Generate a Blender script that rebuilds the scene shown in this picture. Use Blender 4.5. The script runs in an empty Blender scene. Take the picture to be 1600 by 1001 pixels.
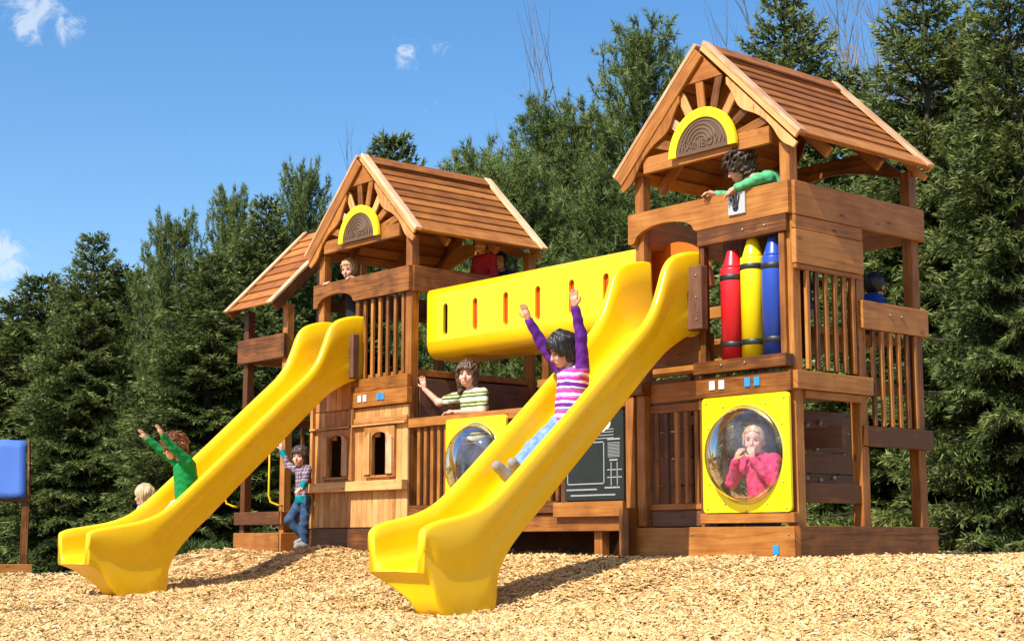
import bpy, bmesh, math, random
import numpy as np
from mathutils import Vector, Matrix
random.seed(7); rng=np.random.default_rng(11)
R=math.radians; PI=math.pi
S=bpy.context.scene; COL=S.collection
# ------------------------------------------------------------------ camera
YAW,PITCH=.8607,.143
cd=bpy.data.cameras.new('camera'); cam=bpy.data.objects.new('camera',cd); COL.objects.link(cam)
cam.location=(6.625,-8.254,.119); cam.rotation_euler=(PI/2+PITCH,0,YAW)
cd.sensor_width=36; cd.lens=36*2384.2/1600; cd.clip_start=.05; cd.clip_end=3000; S.camera=cam
CP=np.array([6.625,-8.254,.119]); FW=np.array([-math.sin(YAW),math.cos(YAW),0]); RT=np.array([math.cos(YAW),math.sin(YAW),0])
# ------------------------------------------------------------------ sun + sky
SUN_EL,SUN_AZ=R(48),R(7)          # azimuth measured from -Y towards +X
sdir=Vector((math.sin(SUN_AZ)*math.cos(SUN_EL),-math.cos(SUN_AZ)*math.cos(SUN_EL),math.sin(SUN_EL)))
sl=bpy.data.lights.new('sun','SUN'); sl.energy=4.9; sl.angle=R(.5); sl.color=(1,.94,.84)
so=bpy.data.objects.new('sun',sl); COL.objects.link(so); so.rotation_euler=(-sdir).to_track_quat('-Z','Y').to_euler(); so.location=(0,-10,20)
W=bpy.data.worlds.new('World'); S.world=W; W.use_nodes=True; wt=W.node_tree; wn=wt.nodes; wl=wt.links
bg=wn['Background']; sky=wn.new('ShaderNodeTexSky'); sky.sky_type='NISHITA'; sky.sun_disc=False
sky.sun_elevation=SUN_EL; sky.sun_rotation=PI-SUN_AZ; sky.air_density=1.0; sky.dust_density=1.0; sky.ozone_density=2.5
tc=wn.new('ShaderNodeTexCoord')
def wmath(op,a,b=None,c=None):
    n=wn.new('ShaderNodeMath'); n.operation=op
    for i,x in enumerate((a,b,c)):
        if x is None: continue
        if isinstance(x,(int,float)): n.inputs[i].default_value=x
        else: wl.new(x,n.inputs[i])
    return n.outputs[0]
def cloud(d,rad,amt):
    vs=wn.new('ShaderNodeVectorMath'); vs.operation='DISTANCE'; wl.new(tc.outputs['Generated'],vs.inputs[0]); vs.inputs[1].default_value=d
    mr=wn.new('ShaderNodeMapRange'); mr.interpolation_type='SMOOTHSTEP'; wl.new(vs.outputs['Value'],mr.inputs[0])
    mr.inputs[1].default_value=0; mr.inputs[2].default_value=rad; mr.inputs[3].default_value=amt; mr.inputs[4].default_value=0
    return mr.outputs[0]
def pixdir(u,v):
    t=PITCH; F=np.array([-math.sin(YAW)*math.cos(t),math.cos(YAW)*math.cos(t),math.sin(t)]); U=np.cross(RT,F)
    d=F+RT*(u-800)/2384.2+U*(500.5-v)/2384.2; return tuple(d/np.linalg.norm(d))
cm=None
for (u,v,rad,amt) in ((40,15,.034,.85),(105,45,.028,.7),(635,88,.020,.72),(690,80,.014,.5),(5,405,.032,1.1),(-90,440,.07,1.3)):
    c=cloud(pixdir(u,v),rad,amt); cm=c if cm is None else wmath('MAXIMUM',cm,c)
nz=wn.new('ShaderNodeTexNoise'); nz.inputs['Scale'].default_value=42; nz.inputs['Detail'].default_value=7; nz.inputs['Roughness'].default_value=.7; nz.inputs['Distortion'].default_value=1.2
wl.new(tc.outputs['Generated'],nz.inputs['Vector'])
mk=wn.new('ShaderNodeMapRange'); mk.interpolation_type='SMOOTHSTEP'; wl.new(wmath('ADD',cm,wmath('MULTIPLY_ADD',nz.outputs['Fac'],2.4,-1.42)),mk.inputs[0]); mk.inputs[1].default_value=.15; mk.inputs[2].default_value=1.0
mx=wn.new('ShaderNodeMix'); mx.data_type='RGBA'; wl.new(mk.outputs[0],mx.inputs[0])
hs=wn.new('ShaderNodeHueSaturation'); hs.inputs['Saturation'].default_value=1.28; wl.new(sky.outputs[0],hs.inputs['Color']); wl.new(hs.outputs[0],mx.inputs[6]); mx.inputs[7].default_value=(4.4,4.8,5.4,1)
mf=wn.new('ShaderNodeMath'); mf.operation='MINIMUM'; wl.new(mk.outputs[0],mf.inputs[0]); mf.inputs[1].default_value=.62; wl.new(mf.outputs[0],mx.inputs[0])
wl.new(mx.outputs[2],bg.inputs['Color']); bg.inputs['Strength'].default_value=.128
S.view_settings.view_transform='Standard'; S.view_settings.look='None'; S.view_settings.exposure=.62; S.view_settings.gamma=1
try:
    S.cycles.max_bounces=8; S.cycles.transparent_max_bounces=16; S.cycles.caustics_reflective=False; S.cycles.caustics_refractive=False
except Exception: pass
# ------------------------------------------------------------------ materials
def mat(name):
    m=bpy.data.materials.new(name); m.use_nodes=True; return m,m.node_tree.nodes,m.node_tree.links,m.node_tree.nodes['Principled BSDF']
def N(n,l,t,**k):
    x=n.new(t)
    for a,b in k.items():
        if hasattr(x,a): setattr(x,a,b)
    return x
def ramp(n,stops,interp='LINEAR'):
    r=n.new('ShaderNodeValToRGB'); e=r.color_ramp.elements; r.color_ramp.interpolation=interp
    while len(e)<len(stops): e.new(.5)
    for i,(p,c) in enumerate(stops): e[i].position=p; e[i].color=(*c,1)
    return r
def mth(n,l,op,a,b=0.,c=None):
    x=n.new('ShaderNodeMath'); x.operation=op
    for i,v in enumerate((a,b,c)):
        if v is None: continue
        if isinstance(v,(int,float)): x.inputs[i].default_value=v
        else: l.new(v,x.inputs[i])
    return x.outputs[0]
def wood(name,dark,mid,light,rough=.5,var=.7):
    m,n,l,b=mat(name)
    uv=n.new('ShaderNodeUVMap'); at=n.new('ShaderNodeAttribute'); at.attribute_name='rnd'; oi=n.new('ShaderNodeObjectInfo')
    rn=mth(n,l,'FRACT',mth(n,l,'ADD',at.outputs['Fac'],oi.outputs['Random']))
    mp=n.new('ShaderNodeMapping'); l.new(uv.outputs[0],mp.inputs[0]); mp.inputs['Scale'].default_value=(1.6,34,1)
    g=n.new('ShaderNodeTexNoise'); g.noise_dimensions='2D'; g.inputs['Scale'].default_value=1.0; g.inputs['Detail'].default_value=5; g.inputs['Distortion'].default_value=1.3; l.new(mp.outputs[0],g.inputs['Vector'])
    g2=n.new('ShaderNodeTexNoise'); g2.noise_dimensions='2D'; g2.inputs['Scale'].default_value=5; g2.inputs['Detail'].default_value=3; l.new(uv.outputs[0],g2.inputs['Vector'])
    vo=n.new('ShaderNodeTexVoronoi'); mp2=n.new('ShaderNodeMapping'); mp2.inputs['Scale'].default_value=(3.2,9,1); l.new(uv.outputs[0],mp2.inputs[0]); l.new(mp2.outputs[0],vo.inputs['Vector']); vo.inputs['Scale'].default_value=1
    kn=n.new('ShaderNodeMapRange'); kn.inputs[1].default_value=.03; kn.inputs[2].default_value=.13; kn.inputs[3].default_value=.75; kn.inputs[4].default_value=0; l.new(vo.outputs['Distance'],kn.inputs[0])
    s=mth(n,l,'ADD',mth(n,l,'MULTIPLY_ADD',g.outputs['Fac'],.7,-.025),mth(n,l,'MULTIPLY_ADD',g2.outputs['Fac'],.5,-.25))
    s=mth(n,l,'ADD',s,mth(n,l,'MULTIPLY_ADD',rn,var,-var/2)); s=mth(n,l,'SUBTRACT',s,mth(n,l,'MULTIPLY',kn.outputs[0],.6))
    rp=ramp(n,((.05,dark),(.42,mid),(.85,light))); l.new(s,rp.inputs[0]); l.new(rp.outputs[0],b.inputs['Base Color'])
    b.inputs['Roughness'].default_value=rough; b.inputs['Specular IOR Level'].default_value=.35
    bp=n.new('ShaderNodeBump'); bp.inputs['Strength'].default_value=.25; bp.inputs['Distance'].default_value=.004; l.new(g.outputs['Fac'],bp.inputs['Height']); l.new(bp.outputs[0],b.inputs['Normal'])
    return m
M={}
M['wood']=wood('stained_cedar',(.09,.029,.005),(.295,.106,.017),(.50,.215,.047))
M['roofwood']=wood('roof_cedar',(.19,.060,.011),(.37,.133,.023),(.55,.24,.053),var=.4)
M['pale']=wood('raw_cedar',(.42,.22,.11),(.72,.47,.27),(.85,.62,.40),.6,.35)
M['house']=wood('playhouse_cedar',(.32,.13,.03),(.58,.30,.10),(.74,.44,.18),.55,.45)
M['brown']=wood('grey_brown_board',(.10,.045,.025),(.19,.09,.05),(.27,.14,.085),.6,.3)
M['bark']=wood('bark',(.02,.014,.009),(.055,.04,.028),(.10,.08,.06),.9,.4)
M['twig']=wood('bare_branch',(.08,.07,.06),(.18,.15,.13),(.28,.24,.21),.9,.5)
def plastic(name,c,rough=.22,nz=.0,coat=.3):
    m,n,l,b=mat(name); b.inputs['Roughness'].default_value=rough
    tc=n.new('ShaderNodeTexCoord'); t=n.new('ShaderNodeTexNoise'); t.inputs['Scale'].default_value=9; t.inputs['Detail'].default_value=6; l.new(tc.outputs['Object'],t.inputs['Vector'])
    rp=ramp(n,((.3,tuple(x*.95 for x in c)),(.65,c))); l.new(t.outputs['Fac'],rp.inputs[0]); l.new(rp.outputs[0],b.inputs['Base Color'])
    r2=n.new('ShaderNodeMapRange'); r2.inputs[3].default_value=rough*.8; r2.inputs[4].default_value=rough*1.5; l.new(t.outputs['Fac'],r2.inputs[0]); l.new(r2.outputs[0],b.inputs['Roughness'])
    t2=n.new('ShaderNodeTexNoise'); t2.inputs['Scale'].default_value=220; l.new(tc.outputs['Object'],t2.inputs['Vector'])
    bp=n.new('ShaderNodeBump'); bp.inputs['Strength'].default_value=.06; bp.inputs['Distance'].default_value=.002; l.new(t2.outputs['Fac'],bp.inputs['Height']); l.new(bp.outputs[0],b.inputs['Normal'])
    return m
M['yellow']=plastic('yellow_plastic',(.90,.55,.003),.26)
def scuff(m):
    n,l=m.node_tree.nodes,m.node_tree.links; b=n['Principled BSDF']; src=b.inputs['Base Color'].links[0].from_socket
    tc=n.new('ShaderNodeTexCoord'); mp=n.new('ShaderNodeMapping'); mp.inputs['Scale'].default_value=(16,1.1,1.1); l.new(tc.outputs['Object'],mp.inputs[0]); t=n.new('ShaderNodeTexNoise'); t.inputs['Scale'].default_value=2.2; t.inputs['Detail'].default_value=8; t.inputs['Roughness'].default_value=.7; l.new(mp.outputs[0],t.inputs['Vector'])
    mr=n.new('ShaderNodeMapRange'); mr.inputs[1].default_value=.56; mr.inputs[2].default_value=.78; mr.inputs[4].default_value=.38; l.new(t.outputs['Fac'],mr.inputs[0])
    x=n.new('ShaderNodeMix'); x.data_type='RGBA'; l.new(mr.outputs[0],x.inputs[0]); l.new(src,x.inputs[6]); x.inputs[7].default_value=(.80,.55,.12,1); l.new(x.outputs[2],b.inputs['Base Color'])
scuff(M['yellow'])
M['lemon']=plastic('yellow_panel',(.90,.70,.004),.3)
M['orange']=plastic('orange_plastic',(.72,.16,.018),.35)  # yellow plastic in shade, painted as an orange base colour
M['redorange']=plastic('red_orange_plastic',(.66,.075,.018),.4)  # shaded yellow inside the tunnel, painted red-orange
M['red']=plastic('red_plastic',(.62,.012,.022),.3)
M['blue']=plastic('blue_plastic',(.018,.065,.40),.3)
M['black']=plastic('black_plastic',(.012,.012,.013),.4)
M['white']=plastic('white_paint',(.78,.77,.74),.5)
M['cyan']=plastic('blue_tile',(.02,.25,.62),.5)
M['grey']=plastic('grey_plate',(.42,.43,.44),.4)
M['board']=plastic('chalkboard',(.007,.013,.012),.75,coat=0)
M['chalk']=plastic('chalk_print',(.30,.32,.31),.8)
M['plaque']=plastic('brown_plaque',(.115,.065,.035),.5)
M['relief']=plastic('plaque_relief',(.150,.088,.045),.5)
M['canvas']=plastic('blue_canvas',(.06,.16,.52),.6)
def metal():
    m,n,l,b=mat('zinc_bolt'); b.inputs['Base Color'].default_value=(.62,.6,.56,1); b.inputs['Metallic'].default_value=1; b.inputs['Roughness'].default_value=.35; return m
M['metal']=metal()
def bubble():
    m,n,l,b=mat('clear_bubble'); n.remove(b); out=n['Material Output']
    tr=n.new('ShaderNodeBsdfTransparent'); tr.inputs[0].default_value=(.90,.89,.90,1)
    gl=n.new('ShaderNodeBsdfGlossy'); gl.inputs['Roughness'].default_value=.045
    df=n.new('ShaderNodeBsdfDiffuse'); df.inputs[0].default_value=(.55,.52,.6,1)
    tc=n.new('ShaderNodeTexCoord'); t=n.new('ShaderNodeTexNoise'); t.inputs['Scale'].default_value=7; t.inputs['Detail'].default_value=7; l.new(tc.outputs['Object'],t.inputs['Vector'])
    sc=n.new('ShaderNodeMapRange'); sc.inputs[1].default_value=.4; sc.inputs[2].default_value=.75; sc.inputs[3].default_value=.03; sc.inputs[4].default_value=.16; l.new(t.outputs['Fac'],sc.inputs[0])
    m0=n.new('ShaderNodeMixShader'); l.new(sc.outputs[0],m0.inputs[0]); l.new(tr.outputs[0],m0.inputs[1]); l.new(df.outputs[0],m0.inputs[2])
    fr=n.new('ShaderNodeLayerWeight'); fr.inputs['Blend'].default_value=.2
    fm=mth(n,l,'MULTIPLY_ADD',fr.outputs['Fresnel'],.7,.04)
    ms=n.new('ShaderNodeMixShader'); l.new(fm,ms.inputs[0]); l.new(m0.outputs[0],ms.inputs[1]); l.new(gl.outputs[0],ms.inputs[2]); l.new(ms.outputs[0],out.inputs['Surface'])
    return m
M['bubble']=bubble()
def cloth(name,c,c2=None):
    m,n,l,b=mat(name); b.inputs['Roughness'].default_value=.85; b.inputs['Specular IOR Level'].default_value=.15
    tc=n.new('ShaderNodeTexCoord'); t=n.new('ShaderNodeTexNoise'); t.inputs['Scale'].default_value=26; t.inputs['Detail'].default_value=5; l.new(tc.outputs['Object'],t.inputs['Vector'])
    rp=ramp(n,((.3,tuple(x*.72 for x in c)),(.7,c2 or c))); l.new(t.outputs['Fac'],rp.inputs[0]); l.new(rp.outputs[0],b.inputs['Base Color'])
    bp=n.new('ShaderNodeBump'); bp.inputs['Strength'].default_value=.5; bp.inputs['Distance'].default_value=.012; l.new(t.outputs['Fac'],bp.inputs['Height']); l.new(bp.outputs[0],b.inputs['Normal'])
    return m
def stripes(name,stops,period,plaid=False):
    m,n,l,b=mat(name); b.inputs['Roughness'].default_value=.85; b.inputs['Specular IOR Level'].default_value=.15
    uv=n.new('ShaderNodeUVMap'); sx=n.new('ShaderNodeSeparateXYZ'); l.new(uv.outputs[0],sx.inputs[0])
    t=n.new('ShaderNodeTexNoise'); t.inputs['Scale'].default_value=30; l.new(uv.outputs[0],t.inputs['Vector'])
    f=mth(n,l,'FRACT',mth(n,l,'ADD',mth(n,l,'DIVIDE',sx.outputs[1],period),mth(n,l,'MULTIPLY_ADD',t.outputs['Fac'],.16,-.08)))
    rp=ramp(n,stops,'CONSTANT'); l.new(f,rp.inputs[0]); o=rp.outputs[0]
    if plaid:
        f2=mth(n,l,'FRACT',mth(n,l,'DIVIDE',sx.outputs[0],period)); rp2=ramp(n,stops,'CONSTANT'); l.new(f2,rp2.inputs[0])
        x=n.new('ShaderNodeMix'); x.data_type='RGBA'; x.inputs[0].default_value=.5; l.new(o,x.inputs[6]); l.new(rp2.outputs[0],x.inputs[7]); o=x.outputs[2]
    l.new(o,b.inputs['Base Color']); return m
def skin(name,c):
    m,n,l,b=mat(name); b.inputs['Roughness'].default_value=.5; b.inputs['Subsurface Weight'].default_value=.12; b.inputs['Subsurface Radius'].default_value=(.01,.004,.002)
    tc=n.new('ShaderNodeTexCoord'); t=n.new('ShaderNodeTexNoise'); t.inputs['Scale'].default_value=18; l.new(tc.outputs['Object'],t.inputs['Vector'])
    rp=ramp(n,((.3,(c[0]*.93,c[1]*.82,c[2]*.8)),(.7,c))); l.new(t.outputs['Fac'],rp.inputs[0]); l.new(rp.outputs[0],b.inputs['Base Color']); return m
M['skin']=skin('fair_skin',(.68,.38,.26)); M['skin2']=skin('tan_skin',(.58,.33,.22)); M['lips']=skin('lips',(.42,.12,.10))
def hairm(name,c):
    m,n,l,b=mat(name); b.inputs['Roughness'].default_value=.45
    tc=n.new('ShaderNodeTexCoord'); mp=n.new('ShaderNodeMapping'); mp.inputs['Scale'].default_value=(130,130,14); l.new(tc.outputs['Object'],mp.inputs[0])
    t=n.new('ShaderNodeTexNoise'); t.inputs['Scale'].default_value=1; t.inputs['Detail'].default_value=4; l.new(mp.outputs[0],t.inputs['Vector'])
    rp=ramp(n,((.3,tuple(x*.45 for x in c)),(.7,tuple(min(1,x*1.3) for x in c)))); l.new(t.outputs['Fac'],rp.inputs[0]); l.new(rp.outputs[0],b.inputs['Base Color'])
    bp=n.new('ShaderNodeBump'); bp.inputs['Strength'].default_value=.55; bp.inputs['Distance'].default_value=.006; l.new(t.outputs['Fac'],bp.inputs['Height']); l.new(bp.outputs[0],b.inputs['Normal']); return m
def leaf(name,dark,mid,light,trans=.3):
    m,n,l,b=mat(name); at=n.new('ShaderNodeAttribute'); at.attribute_name='rnd'; oi=n.new('ShaderNodeObjectInfo')
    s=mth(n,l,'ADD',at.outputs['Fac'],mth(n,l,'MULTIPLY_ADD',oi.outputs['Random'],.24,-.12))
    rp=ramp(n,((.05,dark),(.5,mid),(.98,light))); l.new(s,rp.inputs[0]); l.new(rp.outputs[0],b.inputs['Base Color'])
    b.inputs['Roughness'].default_value=.55; b.inputs['Specular IOR Level'].default_value=.3
    tr=n.new('ShaderNodeBsdfTranslucent'); l.new(rp.outputs[0],tr.inputs[0]); ms=n.new('ShaderNodeMixShader'); ms.inputs[0].default_value=trans
    l.new(b.outputs[0],ms.inputs[1]); l.new(tr.outputs[0],ms.inputs[2]); l.new(ms.outputs[0],n['Material Output'].inputs['Surface']); return m
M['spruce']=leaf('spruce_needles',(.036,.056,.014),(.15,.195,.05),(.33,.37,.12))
M['pine']=leaf('pine_needles',(.042,.072,.018),(.15,.21,.055),(.29,.35,.10))
M['shrub']=leaf('shrub_leaves',(.03,.06,.012),(.07,.12,.025),(.13,.19,.04))
def chipm():
    m,n,l,b=mat('wood_chips'); at=n.new('ShaderNodeAttribute'); at.attribute_name='rnd'
    rp=ramp(n,((0,(.15,.07,.022)),(.14,(.42,.235,.085)),(.4,(.59,.375,.15)),(.75,(.71,.50,.225)),(1,(.83,.67,.42)))); l.new(at.outputs['Fac'],rp.inputs[0]); l.new(rp.outputs[0],b.inputs['Base Color'])
    b.inputs['Roughness'].default_value=.8; b.inputs['Specular IOR Level'].default_value=.2; return m
M['chip']=chipm()
def groundm():
    m,n,l,b=mat('mulch_ground'); tc=n.new('ShaderNodeTexCoord')
    mp=n.new('ShaderNodeMapping'); l.new(tc.outputs['Object'],mp.inputs[0]); mp.inputs['Scale'].default_value=(26,26,26)
    v=n.new('ShaderNodeTexVoronoi'); v.inputs['Randomness'].default_value=1; v.inputs['Scale'].default_value=1
    t=n.new('ShaderNodeTexNoise'); t.inputs['Scale'].default_value=.6; t.inputs['Detail'].default_value=6; l.new(mp.outputs[0],t.inputs['Vector'])
    mx=n.new('ShaderNodeMix'); mx.data_type='VECTOR'; mx.inputs[0].default_value=.35; l.new(mp.outputs[0],mx.inputs[4]); l.new(t.outputs['Color'],mx.inputs[5]); l.new(mx.outputs[1],v.inputs['Vector'])
    sx=n.new('ShaderNodeSeparateColor'); l.new(v.outputs['Color'],sx.inputs[0])
    rp=ramp(n,((0,(.10,.045,.014)),(.35,(.30,.16,.06)),(.7,(.52,.31,.13)),(1,(.66,.45,.22)))); l.new(sx.outputs[0],rp.inputs[0])
    # needle litter and soil beyond the mulch bed, under the trees
    g=n.new('ShaderNodeSeparateXYZ'); l.new(tc.outputs['Object'],g.inputs[0])
    d=mth(n,l,'ADD',mth(n,l,'MULTIPLY',g.outputs[0],float(FW[0])),mth(n,l,'MULTIPLY',g.outputs[1],float(FW[1])))
    t3=n.new('ShaderNodeTexNoise'); t3.inputs['Scale'].default_value=.9; t3.inputs['Detail'].default_value=5; l.new(tc.outputs['Object'],t3.inputs['Vector'])
    d=mth(n,l,'ADD',d,mth(n,l,'MULTIPLY_ADD',t3.outputs['Fac'],2.,-1.))
    mr=n.new('ShaderNodeMapRange'); mr.inputs[1].default_value=MULCH_D-.15; mr.inputs[2].default_value=MULCH_D+.15; l.new(d,mr.inputs[0])
    r2=ramp(n,((.3,(.02,.016,.008)),(.6,(.05,.05,.018)),(.8,(.07,.09,.025)))); l.new(t3.outputs['Fac'],r2.inputs[0])
    m2=n.new('ShaderNodeMix'); m2.data_type='RGBA'; l.new(mr.outputs[0],m2.inputs[0]); l.new(rp.outputs[0],m2.inputs[6]); l.new(r2.outputs[0],m2.inputs[7]); l.new(m2.outputs[2],b.inputs['Base Color'])
    b.inputs['Roughness'].default_value=.9; b.inputs['Specular IOR Level'].default_value=.1
    bp=n.new('ShaderNodeBump'); bp.inputs['Strength'].default_value=.9; bp.inputs['Distance'].default_value=.02; l.new(sx.outputs[1],bp.inputs['Height']); l.new(bp.outputs[0],b.inputs['Normal']); return m
MULCH_D=float(CP@FW)+19.8
M['ground']=groundm()
# ------------------------------------------------------------------ mesh helpers
class MB:
    def __init__(s): s.v=[];s.f=[];s.uv=[];s.r=[];s.m=[]
    def add(s,vs,fs,uvs=None,rnd=None,mi=0):
        o=len(s.v); s.v+= [tuple(map(float,p)) for p in vs]; r=random.random() if rnd is None else rnd
        for i,f in enumerate(fs):
            s.f.append(tuple(o+j for j in f)); s.r.append(r); s.m.append(mi)
            if uvs: s.uv.append([uvs[j] for j in f])
            else: s.uv.append([(vs[j][0]+vs[j][1]+r*31,vs[j][2]+r*17) for j in f])
        return s
    def box(s,x0,x1,y0,y1,z0,z1,c=.004,T=None,rnd=None,mi=0):
        lo=np.array([min(x0,x1),min(y0,y1),min(z0,z1)]);hi=np.array([max(x0,x1),max(y0,y1),max(z0,z1)]); dm=hi-lo
        c=min(c,dm.min()*.3); vs=[];ix={}
        for i in range(8):
            b=((i>>0)&1,(i>>1)&1,(i>>2)&1)
            for a in range(3):
                p=[(hi[k] if b[k] else lo[k]) if k==a else ((hi[k]-c) if b[k] else (lo[k]+c)) for k in range(3)]; ix[i,a]=len(vs); vs.append(p)
        fs=[]
        for a in range(3):
            b,d=(a+1)%3,(a+2)%3
            for sgn in (0,1):
                q=[(0,0),(1,0),(1,1),(0,1)]
                if not sgn: q=q[::-1]
                fs.append([ix[(sgn<<a)|(p<<b)|(r<<d),a] for p,r in q])
            for p in (0,1):
                for r in (0,1):
                    i0=(p<<b)|(r<<d); i1=i0|(1<<a); e=[ix[i0,b],ix[i1,b],ix[i1,d],ix[i0,d]]
                    if (p+r)%2: e=e[::-1]
                    fs.append(e)
        for i in range(8):
            t=[ix[i,0],ix[i,1],ix[i,2]]
            if bin(i).count('1')%2==0: t=t[::-1]
            fs.append(t)
        L=int(np.argmax(dm)); o1,o2=[k for k in range(3) if k!=L]; r=random.random() if rnd is None else rnd
        uvs=[(p[L]+r*37,p[o1]+p[o2]+r*23) for p in vs]
        if T is not None: vs=[T@Vector(p) for p in vs]
        return s.add(vs,fs,uvs,r,mi)
    def prism(s,poly,y0,y1,ax='Y',c=0,rnd=None,mi=0):        # polygon in the two other axes, extruded along ax
        n=len(poly); r=random.random() if rnd is None else rnd
        def P(a,b,t): return {'Y':(a,t,b),'X':(t,a,b),'Z':(a,b,t)}[ax]
        vs=[P(a,b,y0) for a,b in poly]+[P(a,b,y1) for a,b in poly]
        fs=[list(range(n)),list(range(2*n-1,n-1,-1))]+[[i,(i+1)%n+0,(i+1)%n+n,i+n][::-1] for i in range(n)]
        A=[p[0] for p in poly];B=[p[1] for p in poly]
        if max(A)-min(A)>=max(B)-min(B): uvs=[(a+r*37,b+r*23) for a,b in poly]*2
        else: uvs=[(b+r*37,a+r*23) for a,b in poly]*2
        return s.add(vs,fs,uvs,r,mi)
    def tube(s,path,rad,seg=8,rnd=None,mi=0,cap=True):
        P=[Vector(p) for p in path]; k=len(P); rad=[rad]*k if isinstance(rad,(int,float)) else rad; vs=[];fs=[]; up=None
        for i in range(k):
            d=(P[min(i+1,k-1)]-P[max(i-1,0)]).normalized()
            if up is None: up=d.orthogonal().normalized()
            up=(up-d*up.dot(d)).normalized(); sd=d.cross(up)
            for j in range(seg):
                a=2*PI*j/seg; vs.append(P[i]+(up*math.cos(a)+sd*math.sin(a))*rad[i])
        for i in range(k-1):
            for j in range(seg): fs.append([i*seg+j,i*seg+(j+1)%seg,(i+1)*seg+(j+1)%seg,(i+1)*seg+j])
        if cap: fs+= [list(range(seg))[::-1],[(k-1)*seg+j for j in range(seg)]]
        uvs=[(q.z+i*.01,math.atan2(q.y,q.x)*.05) for i,q in enumerate(vs)]
        return s.add(vs,fs,uvs,rnd,mi)
    def lathe(s,prof,c,ax='Z',seg=24,mi=0,rnd=None):
        vs=[];fs=[];k=len(prof)
        for r,h in prof:
            for j in range(seg):
                a=2*PI*j/seg; x,y=r*math.cos(a),r*math.sin(a)
                vs.append({'Z':(c[0]+x,c[1]+y,c[2]+h),'Y':(c[0]+x,c[1]+h,c[2]-y)}[ax])
        for i in range(k-1):
            for j in range(seg): fs.append([i*seg+j,i*seg+(j+1)%seg,(i+1)*seg+(j+1)%seg,(i+1)*seg+j])
        fs+= [list(range(seg))[::-1],[(k-1)*seg+j for j in range(seg)]]
        return s.add(vs,fs,None,rnd,mi)
    def ob(s,name,m,parent=None,smooth=False,label=None,kind=None):
        me=bpy.data.meshes.new(name); me.from_pydata(s.v,[],s.f)
        me.uv_layers.new(name='UVMap'); fl=[c for f in s.uv for p in f for c in p]; me.uv_layers[0].data.foreach_set('uv',fl)
        a=me.attributes.new('rnd','FLOAT','FACE'); a.data.foreach_set('value',s.r)
        for x in (m if isinstance(m,(list,tuple)) else [m]): me.materials.append(M[x] if isinstance(x,str) else x)
        me.polygons.foreach_set('material_index',s.m)
        if smooth: me.polygons.foreach_set('use_smooth',[True]*len(s.f))
        me.update(); return link(name,me,parent,label,kind)
def link(name,me,parent=None,label=None,kind=None):
    o=bpy.data.objects.new(name,me); COL.objects.link(o)
    if parent: o.parent=parent
    if label: o['label']=label
    if kind: o['kind']=kind
    return o
def thing(name,label,cat,loc=(0,0,0),rz=0,group=None):
    o=bpy.data.objects.new(name,None); o.empty_display_size=.2; COL.objects.link(o); o.location=loc; o.rotation_euler=(0,0,rz); o['label']=label; o['category']=cat
    if group: o['group']=group
    return o
def npmesh(name,V,F,mats,rnd=None,smooth=False,uv=None,mi=None,parent=None):     # F: (n,k) int array
    me=bpy.data.meshes.new(name); V=np.asarray(V,np.float32); F=np.asarray(F,np.int32); k=F.shape[1]
    me.vertices.add(len(V)); me.vertices.foreach_set('co',V.ravel()); me.loops.add(F.size); me.loops.foreach_set('vertex_index',F.ravel())
    me.polygons.add(len(F)); me.polygons.foreach_set('loop_start',np.arange(0,F.size,k,dtype=np.int32)); 
    try: me.polygons.foreach_set('loop_total',np.full(len(F),k,dtype=np.int32))
    except Exception: pass
    for x in mats: me.materials.append(M[x] if isinstance(x,str) else x)
    if mi is not None: me.polygons.foreach_set('material_index',np.asarray(mi,np.int32))
    me.polygons.foreach_set('use_smooth',np.full(len(F),smooth))
    if uv is not None:
        me.uv_layers.new(name='UVMap'); me.uv_layers[0].data.foreach_set('uv',np.asarray(uv,np.float32)[F.ravel()].ravel())
    me.update(calc_edges=True)
    if rnd is not None:
        a=me.attributes.new('rnd','FLOAT','FACE'); a.data.foreach_set('value',np.asarray(rnd,np.float32))
    me.validate(); return link(name,me,parent)
def plate(name,outer,holes,y0,y1,m,parent,uvs=1.):          # plate in XZ with holes, thickness y0..y1
    bm=bmesh.new(); loops=[outer]+holes; es=[]; rings=[]
    for lp in loops:
        vs=[bm.verts.new((x,y0,z)) for x,z in lp]; rings.append(vs); es+= [bm.edges.new((vs[i],vs[(i+1)%len(vs)])) for i in range(len(vs))]
    bmesh.ops.triangle_fill(bm,use_beauty=True,use_dissolve=False,edges=es,normal=(0,-1,0))
    ff=list(bm.faces); mp={}
    for v in list(bm.verts): mp[v]=bm.verts.new((v.co.x,y1,v.co.z))
    for f in ff: bm.faces.new([mp[v] for v in reversed(f.verts)])
    for vs in rings:
        for i in range(len(vs)):
            a,b=vs[i],vs[(i+1)%len(vs)]; bm.faces.new((a,b,mp[b],mp[a]))
    bmesh.ops.recalc_face_normals(bm,faces=bm.faces); ul=bm.loops.layers.uv.new('UVMap'); r=random.random()
    for f in bm.faces:
        for lp in f.loops: lp[ul].uv=(lp.vert.co.z+r*31,lp.vert.co.x+lp.vert.co.y+r*7)
    me=bpy.data.meshes.new(name); bm.to_mesh(me); bm.free(); me.materials.append(M[m]); return link(name,me,parent)
def arc(cx,cz,r,a0,a1,n): return [(cx+r*math.cos(R(a0+(a1-a0)*i/n)),cz+r*math.sin(R(a0+(a1-a0)*i/n))) for i in range(n+1)]
def rrect(x0,x1,z0,z1,r,n=4):
    return arc(x1-r,z1-r,r,0,90,n)+arc(x0+r,z1-r,r,90,180,n)+arc(x0+r,z0+r,r,180,270,n)+arc(x1-r,z0+r,r,270,360,n)
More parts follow.
